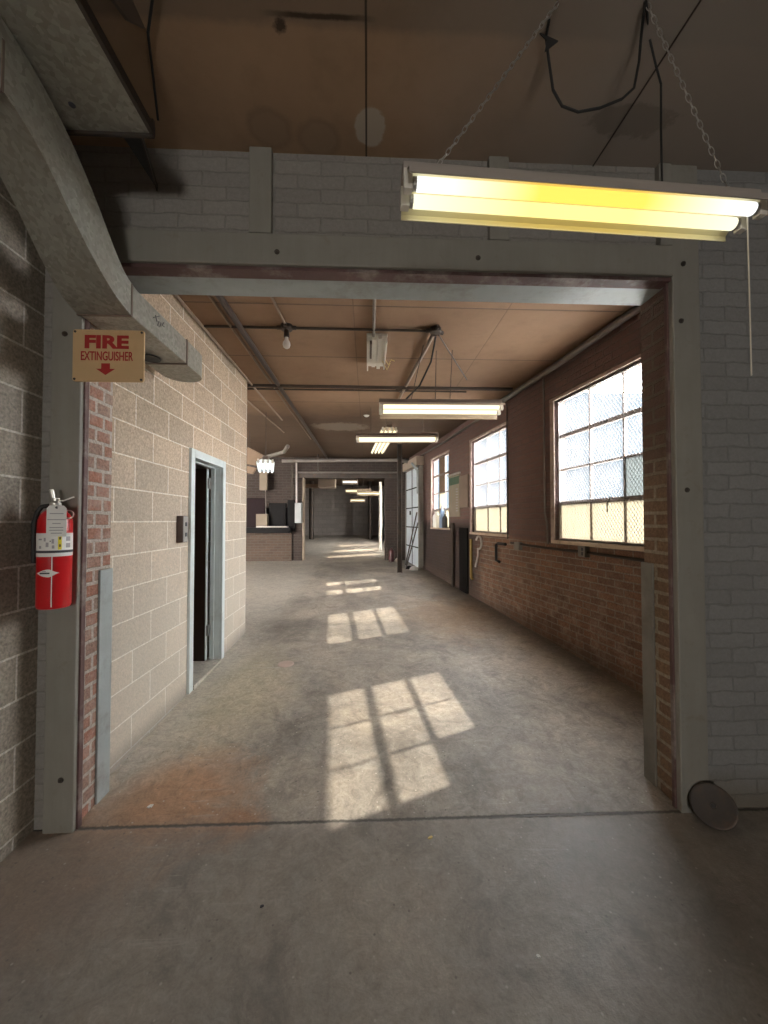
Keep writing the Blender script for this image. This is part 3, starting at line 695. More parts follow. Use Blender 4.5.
pipe('cable', 'taut dark cable slanting from right junction box towards the windows', [V((.65, 3.5, zc-.02)), V((1.19, 4.6, zc-.02))], .007, M['conduit_dk'], 'cable')
def jbox(label, p, arms, group='ceiling junction boxes'):
    t_ = thing('junction_box', label, 'junction box', p, group)
    MB().lathe([(0, 0), (.05, 0), (.052, -.004), (.052, -.04), (.046, -.046), (0, -.047)], p, (0, 0, 1), 14).build('box', M['darkmetal'], t_, smooth=True)
    for q in arms:
        a = math.radians(q); dr = V((math.cos(a), math.sin(a), 0))
        MB().tube([V(p)+dr*.04+V((0, 0, -.024)), V(p)+dr*.085+V((0, 0, -.024))], .018, 8).build('connector', M['darkmetal'], t_)
    return t_
jbox('dark round junction box above the bare bulb', (-.72, 3.46, PT), (0, 180, 268))
jbox('dark junction box where conduit and cables meet on the right', (.61, 3.46, PT), (180, 275, 30))
jbox('junction box on the thin crosswise pipe above the second light', (.45, 5.06, PT), (0, 180))
t_ = thing('light_bulb', 'bare white bulb in a socket under the round junction box', 'light bulb', (-.72, 3.46, PT-.047))
MB().tube([(-.72, 3.46, PT-.047), (-.72, 3.46, PT-.11)], [.022, .026], 12).build('socket', M['darkmetal'], t_)
MB().lathe([(.014, 0), (.016, -.02), (.03, -.045), (.034, -.065), (.028, -.088), (.012, -.10), (0, -.101)], (-.72, 3.46, PT-.11), (0, 0, 1), 16).build('bulb', M['bulbglass'], t_, smooth=True)
p = V((-.02, 6.4, PT))
tag(MB().lathe([(0, -.03), (.03, -.02), (.05, 0)], p, (0, 0, 1), 12).build('ceiling_boss', M['bulbglass'], off=p), 'small pale knob on the ceiling behind the crosswise pipes', 'knob')

# right wall pipework
Gw = 'pipes on the brick wall'
pipe('conduit', 'thick grey pipe sagging along the top of the brick wall', [rw(2.27, 3.21, -.09), rw(3.08, 3.235, -.09), rw(4.0, 3.20, -.09), rw(4.9, 3.185, -.09), rw(5.5, 3.17, -.09), rw(5.55, 3.25, -.09)], .034, M['conduit'], group=Gw, n=12)
pipe('conduit', 'long thin pipe continuing along the top of the brick wall', [rw(5.5, 3.16, -.05), rw(7.5, 3.12, -.05), rw(9.3, 3.12, -.05)], .02, M['conduit'], group=Gw)
pipe('conduit', 'vertical pale conduit left of the big window', [rw(4.37, 3.17, -.03), rw(4.37, 1.62, -.03), rw(4.33, 1.53, -.03), rw(4.32, 1.28, -.03)], .012, M['conduit'], group=Gw)
pipe('conduit', 'vertical dark conduit right of the second window', [rw(5.24, 3.15, -.02), rw(5.24, 1.30, -.02)], .009, M['conduit_dk'], group=Gw)
pipe('conduit', 'brown conduit running level below the big window', [rw(5.15, 1.25, -.02), rw(4.4, 1.235, -.02), rw(3.76, 1.235, -.02), rw(2.36, 1.21, -.02)], .014, M['conduit_dk'], group=Gw)
p = rw(3.74, 1.19, 0)
t_ = thing('outlet_box', 'grey outlet box on the brown conduit under the big window', 'outlet', p)
MB().rbox(3.69, 3.79, 1.19, 1.295, -.055, 0).build('box', M['guard_dk'], t_, bevel=.004)
MB().rbox(3.715, 3.735, 1.205, 1.24, -.058, -.055).rbox(3.715, 3.735, 1.25, 1.28, -.058, -.055).build('socket_face', M['ink'], t_)
pipe('pipe', 'black bent pipe on the brick wall under the second window', [rw(5.3, 1.22, -.02), rw(5.52, 1.22, -.02), rw(5.54, 1.20, -.04), rw(5.54, .98, -.04), rw(5.48, .96, -.02)], .02, M['black'], 'pipe')
p = rw(4.95, 1.17, 0)
tag(MB().rbox(4.9, 5.02, 1.17, 1.27, -.05, 0).build('outlet_box', M['guard_dk'], off=p, bevel=.004), 'grey box at the end of the brown wall conduit beside the bent pipe', 'outlet')
c = rw(6.1, 1.20, -.05)
pipe('hose', 'pale hose looped on the wall below the second window', [c+RTG*(math.cos(a)*.10)+V((0, 0, math.sin(a)*.10)) for a in [PI*.1+q*PI*1.5/14 for q in range(15)]]+[rw(6.15, 1.0, -.04), rw(6.25, .8, -.04)], .016, M['pale_pipe'], 'hose')
pipe('pipe', 'brassy vertical pipe at the edge of the dark painted wall', [rw(6.45, 1.24, -.03), rw(6.45, .62, -.03), rw(6.4, .58, -.03)], .022, M['brass'], 'pipe')
pipe('pipe', 'tall dark vertical pipe below the notice board', [rw(7.25, fz(7.25), -.05), rw(7.25, 1.5, -.05)], .035, M['conduit_dk'], 'pipe')
o = MB().rbox(6.62, 6.98, fz(6.7), 1.42, -.03, 0).build('metal_panel', M['paneldark'], off=rw(6.8, fz(6.8)), bevel=.006)
tag(o, 'black steel cover plate standing against the wall by the second window', 'cover plate')
# boards between the windows
p = rw(7.1, 1.62, 0)
t_ = thing('notice_board', 'pale notice board with a green header between second and third windows', 'notice board', p)
MB().rbox(6.98, 7.52, 1.62, 2.40, -.02, 0).build('panel', M['board'], t_, bevel=.003)
MB().rbox(6.96, 7.50, 2.22, 2.36, -.026, -.02).build('header', M['green'], t_)
MB().rbox(6.96, 7.54, 2.40, 2.43, -.04, 0).build('ledge', M['pale_pipe'], t_)
b = MB()
for q in range(9):
    b.rbox(7.05, 7.15, 2.12-q*.05, 2.135-q*.05, -.0225, -.02)
b.build('printed_lines', M['greyink'], t_)
tag(MB().rbox(6.58, 6.97, 1.78, 2.34, -.03, 0).build('hardboard_sheet', M['board2'], off=rw(6.7, 1.78), bevel=.002), 'plain buff board fixed right of the green headed notice board', 'board')
# things on the third window's sill
for (yy, r, h, m, lab) in ((8.35, .07, .36, 'paperwhite', 'tall white jug standing on the sill of the third window'), (7.95, .06, .46, 'bluegrey', 'blue bottle on the third window sill'), (7.78, .055, .30, 'black', 'short dark bottle at the near end of the third window sill')):
    p = rw(yy, 1.40, -.0)+RN*(-.01)
    t_ = thing('bottle', lab, 'bottle', p, 'containers on the window sill')
    MB().lathe([(0, 0), (r, 0), (r, h*.62), (r*.8, h*.74), (r*.32, h*.84), (r*.32, h*.95)], p, (0, 0, 1), 14).build('body', M[m], t_, smooth=True)
    MB().lathe([(r*.36, h*.93), (r*.36, h), (0, h)], p, (0, 0, 1), 12).build('cap', M['greyink'], t_)

# overhead door at the end of the right wall
d2 = bpy.data.objects.new('door_2', None); COL.objects.link(d2); d2['kind'] = 'structure'; d2.location = rw(9.4, fz(9.4)); OFF[d2] = V(d2.location)
D0, D1, Zb, Zt = 9.38, 10.62, .40, 2.86
MB().rbox(D0, D1, Zb, Zt, -.10, -.06).build('panel', M['doorwhite'], d2)
b = MB()
for q in range(1, 5): zz = Zb+(Zt-Zb)*q/5; b.rbox(D0, D1, zz-.014, zz+.014, -.108, -.10)
b.rbox((D0+D1)/2-.02, (D0+D1)/2+.02, Zb, Zt, -.108, -.10)
b.build('seams', M['paneldark'], d2)
MB().rbox(D0-.05, D0, Zb, Zt+.1, -.12, 0).rbox(D1, D1+.06, Zb, Zt, -.12, 0).build('track', M['guard_dk'], d2, bevel=.004)
MB().rbox(D0-.12, D1+.05, Zt+.02, Zt+.24, -.20, 0).build('hood', M['tan_enamel'], d2, bevel=.02)
MB().rbox(D0+.75, D0+.8, 1.7, 1.8, -.13, -.10).build('handle', M['darkmetal'], d2)
MB().tube([rw(D0-.02, 2.2, -.13), rw(D0-.03, 2.75, -.14), rw(D0+.1, 2.95, -.25)], .03, 10).build('chain_guide', M['guard'], d2, smooth=True)
for q, (ya_, yb_, lab) in enumerate(((9.9, 9.45, 'dark pole leaning across the white overhead door, the longer one'), (9.62, 9.35, 'shorter dark pole leaning by the near edge of the white door'))):
    pth = [rw(ya_, fz(ya_), -.30-.05*q), rw(yb_, 1.75-.25*q, -.13)]
    tag(MB().tube(pth, .017, 8).build('pole', M['darkmetal'], off=pth[0]), lab, 'pole', 'poles leaning at the overhead door')
b = MB()
for q in range(4):
    b.tube([rw(9.18+.02*q, 1.55, -.05-.02*q), rw(9.12, 1.95, -.12), rw(9.22, 2.0, -.13), rw(9.27, 1.55-.05*q, -.10), rw(9.2, 1.2, -.1)], .014, 6)
tag(b.build('rope_coil', M['conduit'], off=rw(9.2, 1.2, 0), smooth=True), 'grey coiled hose hanging beside the white overhead door', 'hose')
def bag(c, r, seed):
    rnd = random.Random(seed); mb = MB(); n, m = 12, 7; vs = []; fs = []
    for i in range(m+1):
        th = PI*.5*i/m
        for k_ in range(n):
            a = 2*PI*k_/n; rr = r*math.cos(th*.92)*(1+.25*(rnd.random()-.5)); vs.append(V(c)+V((rr*math.cos(a), rr*math.sin(a), r*.9*math.sin(th)*(1+.15*(rnd.random()-.5)))))
    for i in range(m):
        for k_ in range(n): fs.append((i*n+k_, i*n+(k_+1) % n, (i+1)*n+(k_+1) % n, (i+1)*n+k_))
    fs.append(tuple(range(m*n, m*n+n))); fs.append(tuple(reversed(range(n)))); return mb.add(vs, fs)
p = V((1.08, 9.1, fz(9.1))); tag(bag(p, .10, 3).build('plastic_bag', M['paperwhite'], off=p, smooth=True), 'small white crumpled bag on the floor by the overhead door', 'bag')
p = V((.98, 9.25, fz(9.25))); tag(bag(p, .08, 5).build('rubbish_heap', M['paneldark'], off=p, smooth=True), 'dark crumpled rubbish beside the white bag at the overhead door', 'rubbish')
# steel column and long horizontal pipes before the far wall
S(MB().box(.67, .682, 8.72, 8.84, fz(8.7), PT).box(.763, .775, 8.72, 8.84, fz(8.7), PT).box(.67, .775, 8.775, 8.785, fz(8.7), PT), 'column_far', M['darkmetal'])
pipe('pipe', 'thick pale pipe crossing below the ceiling before the far opening', [at(282, 461, 10.2), at(398, 460, 10.2), rw(10.0, 3.03, -.03)], .045, M['conduit'], 'pipe', 'pipes before the far opening', 10)
pipe('pipe', 'thinner pale pipe just above the far opening', [at(298, 472.5, 10.5), at(397, 472.5, 10.5)], .025, M['conduit'], 'pipe', 'pipes before the far opening')
pipe('conduit', 'vertical pale conduit left of the far opening', [at(296.5, 461, 10.58), at(296.5, 503, 10.58)], .022, M['pale_pipe'])
pipe('conduit', 'second vertical conduit on the dark brick left of far opening', [at(292, 465, 10.6), at(292, 500, 10.6)], .016, M['conduit_dk'])
pipe('hanger_rod', 'dark rod dropping from the ceiling to the thick far pipe', [at(318, 450, 10.2), at(318, 472, 10.3)], .02, M['darkmetal'], 'rod')

# far left clutter
p = at(299, 522, 10.55); t_ = thing('electrical_box', 'grey electrical panel fixed left of the far opening', 'electrical panel', p)
a = at(295.5, 503, 10.6); b_ = at(302, 523, 10.6)
MB().box(a.x, b_.x, 10.5, FY, b_.z, a.z).build('cabinet', M['panelgrey'], t_, bevel=.006)
MB().box(a.x+.02, b_.x-.02, 10.49, 10.5, b_.z+.03, a.z-.03).build('door', M['panelgrey'], t_, bevel=.003)
def fbox(name, label, cat, x0, y0, x1, y1, Y, dep, m, group=None, door=None):
    a = at(x0, y0, Y); b_ = at(x1, y1, Y); p = V(((a.x+b_.x)/2, Y+dep/2, b_.z))
    t_ = thing(name, label, cat, p, group)
    MB().box(a.x, b_.x, Y, Y+dep, b_.z, a.z).build('body', m, t_, bevel=.006)
    if door: MB().box(a.x+.03, b_.x-.03, Y-.012, Y, b_.z+.03, a.z-.03).build('front', door, t_, bevel=.003)
    return t_
SHELF = 1.22
fbox('electrical_cabinet', 'wide black cabinet under the brick left of the far opening', 'cabinet', 287.5, 500, 295, 531, 10.62, .22, M['paneldark'], 'dark cabinets on the low wall', M['paneldark'])
fbox('electrical_cabinet', 'dark cabinet in the middle of the recess on low brick wall', 'cabinet', 269, 503, 286, 532.5, 10.66, .26, M['paneldark'], 'dark cabinets on the low wall', M['paneldark'])
fbox('electrical_cabinet', 'dark maroon cabinet at the left end of the low brick wall', 'cabinet', 247, 498, 265, 532.5, 10.68, .24, M['maroon_dk'], 'dark cabinets on the low wall', M['maroon_dk'])
fbox('carton', 'pale box standing on the low brick wall far left', 'box', 256, 514, 267, 526, 10.45, .2, M['dim_tan'])
fbox('shelf_plank', 'pale plank lying along the top of the low brick wall', 'plank', 256, 526.2, 287, 527.5, 10.42, .26, M['pale_pipe'])
S(MB().box(-3.3, -2.05, 10.40, 10.64, 1.22, at(256, 527.5, 10.42).z), 'trim_11', M['paneldark'])
pipe('conduit', 'thin grey conduit rising from the pale box far left', [at(266, 514, 10.55), at(265.5, 490, 10.55)], .014, M['conduit'])
fbox('hanging_panel', 'narrow beige panel hanging below the cool white far light', 'panel', 259.5, 472, 267, 490, 10.4, .1, M['dim_tan'])
# tilted cardboard baffles by the ceiling
for (pts, Y, lab, m) in (([(247, 447), (263, 455), (258, 466), (247, 464)], 7.6, 'tilted brown cardboard sheet hanging by the far left light', 'card'), ([(247, 466), (256, 468), (252, 474), (247, 473)], 8.0, 'smaller drooping cardboard piece below the tilted cardboard sheet', 'card')):
    P3 = [at(x, y, Y) for x, y in pts]
    mb = MB(); n = len(P3); mb.add(P3+[q+V((.02, .03, .0)) for q in P3], [tuple(range(n)), tuple(range(2*n-1, n-1, -1))]+[(i, (i+1) % n, n+(i+1) % n, n+i) for i in range(n)])
    cs_ = mb.build('cardboard_sheet', M[m], off=P3[0])
    MB().tube([P3[0]+V((.05, .01, -.05)), V((P3[0].x+.05, P3[0].y, PT))], .006, 5).build('hanging_wire', M['conduit_dk'], cs_)
    tag(cs_, lab, 'cardboard', 'cardboard by the far light')
pipe('duct_pipe', 'pale slanting pipe under the ceiling far left', [at(266, 457, 9.0), at(284, 452, 9.0), at(288, 446, 8.8)], .045, M['conduit'], 'pipe', None, 10)
pipe('conduit', 'pale conduit sloping along the ceiling above the far left clutter', [V((-1.75, 4.9, zc)), V((-1.62, 7.6, zc))], .012, M['tan_pipe'], group=G)
pipe('conduit', 'dark bent conduit above the long pale far pipe', [at(284, 449, 9.8), at(300, 445, 9.8), at(320, 441, 9.8)], .022, M['conduit_dk'])

# objects at and beyond the far opening
for (x, Y, r, m, lab) in ((311.5, 17.2, .11, 'darkmetal', 'dark round column on the left beyond the far opening'), (370, 17.2, .09, 'darkmetal', 'dark round column on the right beyond the far opening')):
    q = at(x, 520, Y); S(MB().tube([(q.x, Y, fz(Y)), (q.x, Y, PT)], r, 12), 'column_beyond', M[m])
pipe('pipe', 'white vertical pipe beyond the far opening', [at(380.5, 482, 13), V((at(380.5, 538, 13).x, 13, fz(13)))], .055, M['white_enamel'], 'pipe', 'white pipes beyond the far opening', 10)
pipe('pipe', 'white vertical pipe at the right edge of the far opening', [at(385.2, 479, 10.95), V((at(385.2, 520, 10.95).x, 10.95, fz(10.95)))], .022, M['white_enamel'], 'pipe', 'white pipes beyond the far opening')
fbox('ceiling_box', 'pale box unit under the ceiling just beyond the far opening', 'duct box', 318, 478, 335, 487, 12.0, .5, M['tan_enamel'])
fbox('ceiling_plank', 'ochre plank high on the left beyond the far opening', 'plank', 303, 484, 322, 487.5, 12.4, .3, M['card'])
q = V((.64, 10.45, fz(10.45))); t_ = thing('canister', 'dark red canister on the floor right of the far opening', 'canister', q)
MB().lathe([(0, 0), (.075, 0), (.075, .26), (.06, .31), (.025, .33), (.025, .37), (0, .37)], q, (0, 0, 1), 14).build('body', simple('dark_red_paint', (.055, .008, .008), .4), t_, smooth=True)
MB().tube([q+V((-.06, 0, .36)), q+V((.05, 0, .40))], .012, 6).build('handle', M['black'], t_)
q = V((.83, 10.5, fz(10.5))); tag(bag(q, .10, 8).build('cloth_bundle', M['pale_pipe'], off=q, smooth=True), 'small pale bundle beside the dark red canister', 'bundle')

# ------------------------------------------------------------------ fire extinguisher and sign
EX, EY, ER = -1.426, 1.845, .064
t_ = thing('fire_extinguisher', 'red fire extinguisher with inspection tag hung on the left timber column', 'fire extinguisher', (EX, EY, 1.145))
c = (EX, EY, 0)
MB().lathe([(0, 1.150), (ER-.012, 1.147), (ER-.004, 1.150), (ER, 1.160), (ER, 1.520), (ER*.97, 1.545), (ER*.85, 1.568), (ER*.62, 1.586), (ER*.34, 1.596), (.02, 1.600), (.02, 1.615), (0, 1.615)], c, (0, 0, 1), 40).build('cylinder', M['ext_red'], t_, smooth=True)
fa = math.atan2(-EY, -EX)      # direction from the cylinder to the viewer in the room
def sleeve(z0, z1, a0, a1, r, m, name, par):
    return MB().lathe([(r, z0), (r+.0006, z0), (r+.0006, z1), (r, z1)], c, (0, 0, 1), max(4, int(abs(a1-a0)*10)), fa+a0, fa+a1).build(name, m, par, smooth=True)
lab = sleeve(1.382, 1.486, -1.45, 1.5, ER+.0003, M['paperwhite'], 'label', t_)
sleeve(1.398, 1.409, -1.6, 1.6, ER+.0012, M['ink'], 'strap', t_)
sleeve(1.412, 1.480, .16, .36, ER+.0010, M['yellow'], 'yellow_field', lab)
for zz in (1.43, 1.463): sleeve(zz-.006, zz+.006, .22, .30, ER+.0018, M['ink'], 'mark', lab)
sleeve(1.448, 1.453, -.28, -.22, ER+.0010, M['ink'], 'mark', lab)
for (z0, z1, a0, a1) in ((1.425, 1.445, -.50, -.34), (1.45, 1.466, -.62, -.5), (1.418, 1.43, -.95, -.78), (1.455, 1.462, -1.0, -.75), (1.44, 1.46, -.18, -.05), (1.418, 1.432, -.16, -.03), (1.45, 1.47, .62, .95), (1.42, 1.44, .62, .95)):
    sleeve(z0, z1, a0, a1, ER+.0010, M['greyink'], 'pictogram', lab)
sleeve(1.16, 1.382, -.17, -.115, ER+.0004, M['paperwhite'], 'stripe', t_)
# white lozenge badge wrapped round the cylinder
pts = []; n = 14; fs = []
for i in range(n+1):
    f = i/n; a = -1.12+f*1.38
    hh = .0175*math.sin(PI*min(1, f/.62)*.5) if f < .62 else .0175*max(0, 1-(f-.62)/.38)**1.2
    hh = max(hh, .0006); R_ = ER+.0012
    for s_ in (-1, 1): pts.append(V((EX+R_*math.cos(fa+a), EY+R_*math.sin(fa+a), 1.309+s_*hh)))
for i in range(n): fs.append((2*i, 2*i+2, 2*i+3, 2*i+1))
bd = MB().add(pts, fs).build('badge', M['paperwhite'], t_)
sleeve(1.3065, 1.3125, -.85, -.25, ER+.0018, M['ink'], 'badge_line', bd)
sleeve(1.3160, 1.3180, -.68, -.45, ER+.0018, M['ink'], 'badge_line', bd)
# valve, levers, gauge, hose, tag
MB().lathe([(.018, 1.60), (.022, 1.612), (.022, 1.622), (.015, 1.63), (.015, 1.645), (0, 1.646)], c, (0, 0, 1), 16).build('valve', M['chrome'], t_, smooth=True)
ld = V((math.cos(fa+1.25), math.sin(fa+1.25), 0))     # levers point to the right of the picture
cc = V((EX, EY, 0))
MB().bar(cc+ld*-.015+V((0, 0, 1.628)), cc+ld*.030+V((0, 0, 1.634)), .016, .006).bar(cc+ld*.030+V((0, 0, 1.634)), cc+ld*.068+V((0, 0, 1.652)), .014, .005).build('carry_handle', M['chrome'], t_, bevel=.002)
MB().tube([cc+ld*-.010+V((0, 0, 1.640)), cc+ld*-.012+V((0, 0, 1.66)), cc+ld*-.017+V((0, 0, 1.682)), cc+ld*-.017+V((0, 0, 1.685))], [.008, .009, .009, .006], 10).build('squeeze_lever', M['chrome'], t_, smooth=True)
q = cc+ld*.048+V((0, 0, 1.570)); rp = V((math.cos(fa), math.sin(fa), 0))
MB().tube([q+ld*(math.cos(a)*.018)+V((0, 0, math.sin(a)*.018))+rp*.045 for a in [2*PI*k_/14 for k_ in range(14)]], .003, 6, closed=True).build('pull_ring', M['chrome'], t_, smooth=True)
hs = [cc+ld*-.015+V((0, 0, 1.612)), cc+ld*-.05+V((0, 0, 1.605)), cc+ld*-.066+V((0, 0, 1.580)), cc+ld*-.078+V((0, 0, 1.53)), cc+ld*-.077+V((0, 0, 1.44)), cc+ld*-.076+V((0, 0, 1.40))]
hsd = []
for i in range(len(hs)-1):
    for k_ in range(4): hsd.append(hs[i].lerp(hs[i+1], k_/4))
hsd.append(hs[-1])
ho = MB().tube(hsd, .0095, 10).build('hose', M['black'], t_, smooth=True)
MB().tube([hs[-1], hs[-1]+V((0, 0, -.05))], [.011, .008], 10).build('nozzle', M['black'], ho, smooth=True)
tc = cc+rp*(ER+.006)
tg = MB().prism([(-.036, -.07), (.036, -.07), (.036, .055), (.026, .068), (-.026, .068), (-.036, .055)], tc+V((0, 0, 1.541))+ld*.004, ld, (0, 0, 1), rp*.001).build('inspection_tag', M['paperwhite'], t_)
b = MB(); b2 = MB()
for (z, w_) in ((.032, .05), (.005, .066), (-.012, .03), (-.03, .05), (-.042, .05), (-.055, .04)):
    b.prism([(-w_/2, -.002), (w_/2, -.002), (w_/2, .002), (-w_/2, .002)], tc+V((0, 0, 1.541+z))+ld*.004+rp*.0011, ld, (0, 0, 1), rp*.0004)
b.build('printed_line', M['greyink'], tg)
MB().lathe([(0, 0), (.006, 0), (.006, .001), (0, .001)], tc+V((0, 0, 1.60))+rp*.001+ld*.004, tuple(rp), 10).build('eyelet', M['ink'], tg)
MB().box(EX-.03, EX+.03, EY+ER*.9, 1.915, 1.40, 1.46).build('wall_bracket', M['darkmetal'], t_)

SY = 1.90
t_ = thing('fire_extinguisher_sign', 'aged tan sign reading FIRE EXTINGUISHER with a red down arrow', 'sign', (-1.24, SY, 2.205))
sx0, sx1, sz0, sz1 = -1.405, -1.073, 2.205, 2.455
def rrect(w, h, r, n=4):
    pts = []
    for (cx_, cy_, a0) in ((w/2-r, h/2-r, 0), (-w/2+r, h/2-r, PI/2), (-w/2+r, -h/2+r, PI), (w/2-r, -h/2+r, PI*1.5)):
        for i in range(n+1): a = a0+PI/2*i/n; pts.append((cx_+r*math.cos(a), cy_+r*math.sin(a)))
    return pts
sc = V(((sx0+sx1)/2, SY, (sz0+sz1)/2))
MB().prism(rrect(sx1-sx0, sz1-sz0, .012), sc, (1, 0, 0), (0, 0, 1), (0, .010, 0)).build('plate', M['sign'], t_, bevel=.002)
def place_text(mb, x, z):
    mb.v = [V((sc.x+x+v.x, SY-.0012-v.z*.8, sc.z+z+v.y)) for v in mb.v]; return mb
place_text(textmesh('FIRE', .084, .205, .0036), -.007, .037).build('lettering', M['signred'], t_)
place_text(textmesh('EXTINGUISHER', .061, .242, .0008), -.005, -.023).build('lettering', M['signred'], t_)
MB().prism([(-.02, 0), (-.02, -.026), (-.044, -.026), (0, -.056), (.044, -.026), (.02, -.026), (.02, 0)], sc+V((-.011, -.0010, -.038)), (1, 0, 0), (0, 0, 1), (0, -.001, 0)).build('arrow', M['signred'], t_)
for sx_ in (-1, 1):
    for sz_ in (-1, 1):
        MB().lathe([(0, 0), (.006, 0), (.005, .003), (0, .004)], sc+V((sx_*.155, 0, sz_*.114)), (0, -1, 0), 8).build('screw', M['darkmetal'], t_)

# ------------------------------------------------------------------ ducts
t_ = thing('air_duct', 'curved grey sheet metal duct dropping past the fire sign into the passage', 'duct', (-1.24, 1.9, 2.52))
bx0, bx1, dh = -1.368, -1.122, .150
def spline(pts, n=6):
    out = []
    for i in range(len(pts)-1):
        p0, p1, p2, p3 = pts[max(i-1, 0)], pts[i], pts[i+1], pts[min(i+2, len(pts)-1)]
        for k_ in range(n):
            t = k_/n
            out.append(tuple(.5*((2*p1[j])+(-p0[j]+p2[j])*t+(2*p0[j]-5*p1[j]+4*p2[j]-p3[j])*t*t+(-p0[j]+3*p1[j]-3*p2[j]+p3[j])*t**3) for j in range(2)))
    out.append(pts[-1]); return out
cur = spline([(1.88, 2.515), (1.76, 2.545), (1.63, 2.61), (1.50, 2.70), (1.37, 2.80), (1.25, 2.855), (1.12, 2.875)], 6)
def ductsweep(cur, x0, x1, h, twist=0.0, grow=0.0):
    mb = MB(); vs = []; fs = []; n = len(cur)
    for i, (y_, z_) in enumerate(cur):
        a = cur[max(i-1, 0)]; b_ = cur[min(i+1, n-1)]; d_ = V((0, b_[0]-a[0], b_[1]-a[1])).normalized()
        nr = V((0, -d_.z, d_.y)); nr = nr if nr.z > 0 else -nr
        f = max(0.0, min(1.0, (1.86-y_)/.42)); f = f*f*(3-2*f)
        p = V((0, y_, z_)); q = p+nr*(h+grow*f)
        vs += [V((x0+.02*f, p.y, p.z+twist*f)), V((x1, p.y, p.z)), V((x1, q.y, q.z)), V((x0, q.y, q.z))]
    for i in range(n-1):
        for k_ in range(4): fs.append((i*4+k_, i*4+(k_+1) % 4, (i+1)*4+(k_+1) % 4, (i+1)*4+k_))
    fs += [(3, 2, 1, 0), tuple(range((n-1)*4, n*4))]
    return mb.add(vs, fs)
ductsweep(cur, bx0, bx1, dh, .075, .065).build('elbow', M['galv'], t_, smooth=True)
MB().box(bx0+.002, bx1-.002, 1.88, 2.45, 2.517, 2.663).build('straight_run', M['galv'], t_, bevel=.004)
ductsweep([(1.12, 2.875), (.6, 2.878), (-1.5, 2.878)], bx0, bx1, dh, .075, .065).build('upper_run', M['galv'], t_)
# rounded boot at the end
po = [(bx0, 2.45), (bx1, 2.45)]+[((bx0+bx1)/2+(bx1-bx0)/2*math.cos(a), 2.64+.13*math.sin(a)) for a in [PI*k_/12 for k_ in range(13)]]
MB().prism(po, (0, 0, 2.512), (1, 0, 0), (0, 1, 0), (0, 0, .150)).build('end_boot', M['galv'], t_, smooth=True)
for yy, zz in ((1.88, 2.515), (2.45, 2.514)):
    MB().box(bx0-.003, bx1+.003, yy-.006, yy+.006, zz-.004, zz+.153).build('seam', M['fixture_dk'], t_)
MB().box(bx0-.003, bx1+.003, 1.21, 1.218, 2.855, 3.02).build('seam', M['fixture_dk'], t_)
MB().lathe([(0, 0), (.06, 0), (.062, .004), (0, .004)], (-1.30, 2.36, 2.512), (0, 0, -1), 14).build('outlet_hole', M['black'], t_)
# dark scrawl on the duct's flank
b = MB(); xq = bx1+.001
def yz(px, py): 
    r = ray(px, py); q = CAM+r*((xq-CAM.x)/r.x); return q
b.tube([yz(155.5, 315), yz(157, 322)], .0016, 5).tube([yz(153.5, 317.5), yz(160, 316)], .0016, 5)
b.tube([yz(158.5, 322), yz(157.8, 325.5), yz(160, 326.5), yz(161, 323), yz(158.8, 321.5)], .0016, 5).tube([yz(164, 322.5), yz(162, 325), yz(164.5, 327)], .0016, 5)
b.build('scrawl', M['ink'], t_)

t_ = thing('ceiling_plenum', 'big flat sheet metal plenum under the ceiling above the curved duct', 'duct', (-1.07, .6, 3.08))
pz = 3.09; q1 = atz(150, 133, pz); q0 = atz(42, 133, pz)
MB().box(q0.x, q1.x, -2.2, q1.y, pz, pz+.03).build('bottom_pan', M['galv'], t_)
MB().box(q0.x-.012, q1.x+.012, q1.y, q1.y+.012, pz-.012, pz+.06).box(q1.x, q1.x+.014, -2.2, q1.y+.012, pz-.004, pz+.035).box(q0.x-.012, q0.x, -2.2, q1.y+.012, pz-.004, pz+.035).build('flange', M['darkmetal'], t_)
MB().box(q0.x+.02, q1.x-.24, -2.2, q1.y-.15, pz+.03, CT).build('plenum_body', M['galv'], t_)
b = MB().lathe([(0, 0), (.012, 0), (.010, .003), (0, .003)], tuple(atz(72, 105, pz)), (0, 0, -1), 8); b.build('hole_plug', M['ink'], t_)
# bracket plate with a slot beside the plenum
pts = [atz(108, -40, CT-.16), atz(136, 50, CT-.16), atz(136, 83, CT-.16), atz(100, 0, CT-.16)]
x_ = pts[1].x
t_ = thing('hanger_bracket', 'dark slotted hanger plate beside the flat ceiling plenum', 'bracket', (x_, 1.3, CT-.1))
xb = q1.x+.022
MB().prism([(.85, CT), (1.46, CT), (1.36, CT-.10), (1.20, CT-.17), (.85, CT-.17)], (xb, 0, 0), (0, 1, 0), (0, 0, 1), (.012, 0, 0)).build('plate', M['fixture_dk'], t_)
MB().prism([(.9, CT-.03), (1.20, CT-.02), (1.27, CT-.07), (1.18, CT-.13), (.9, CT-.13)], (xb+.012, 0, 0), (0, 1, 0), (0, 0, 1), (.002, 0, 0)).build('slot', M['black'], t_)
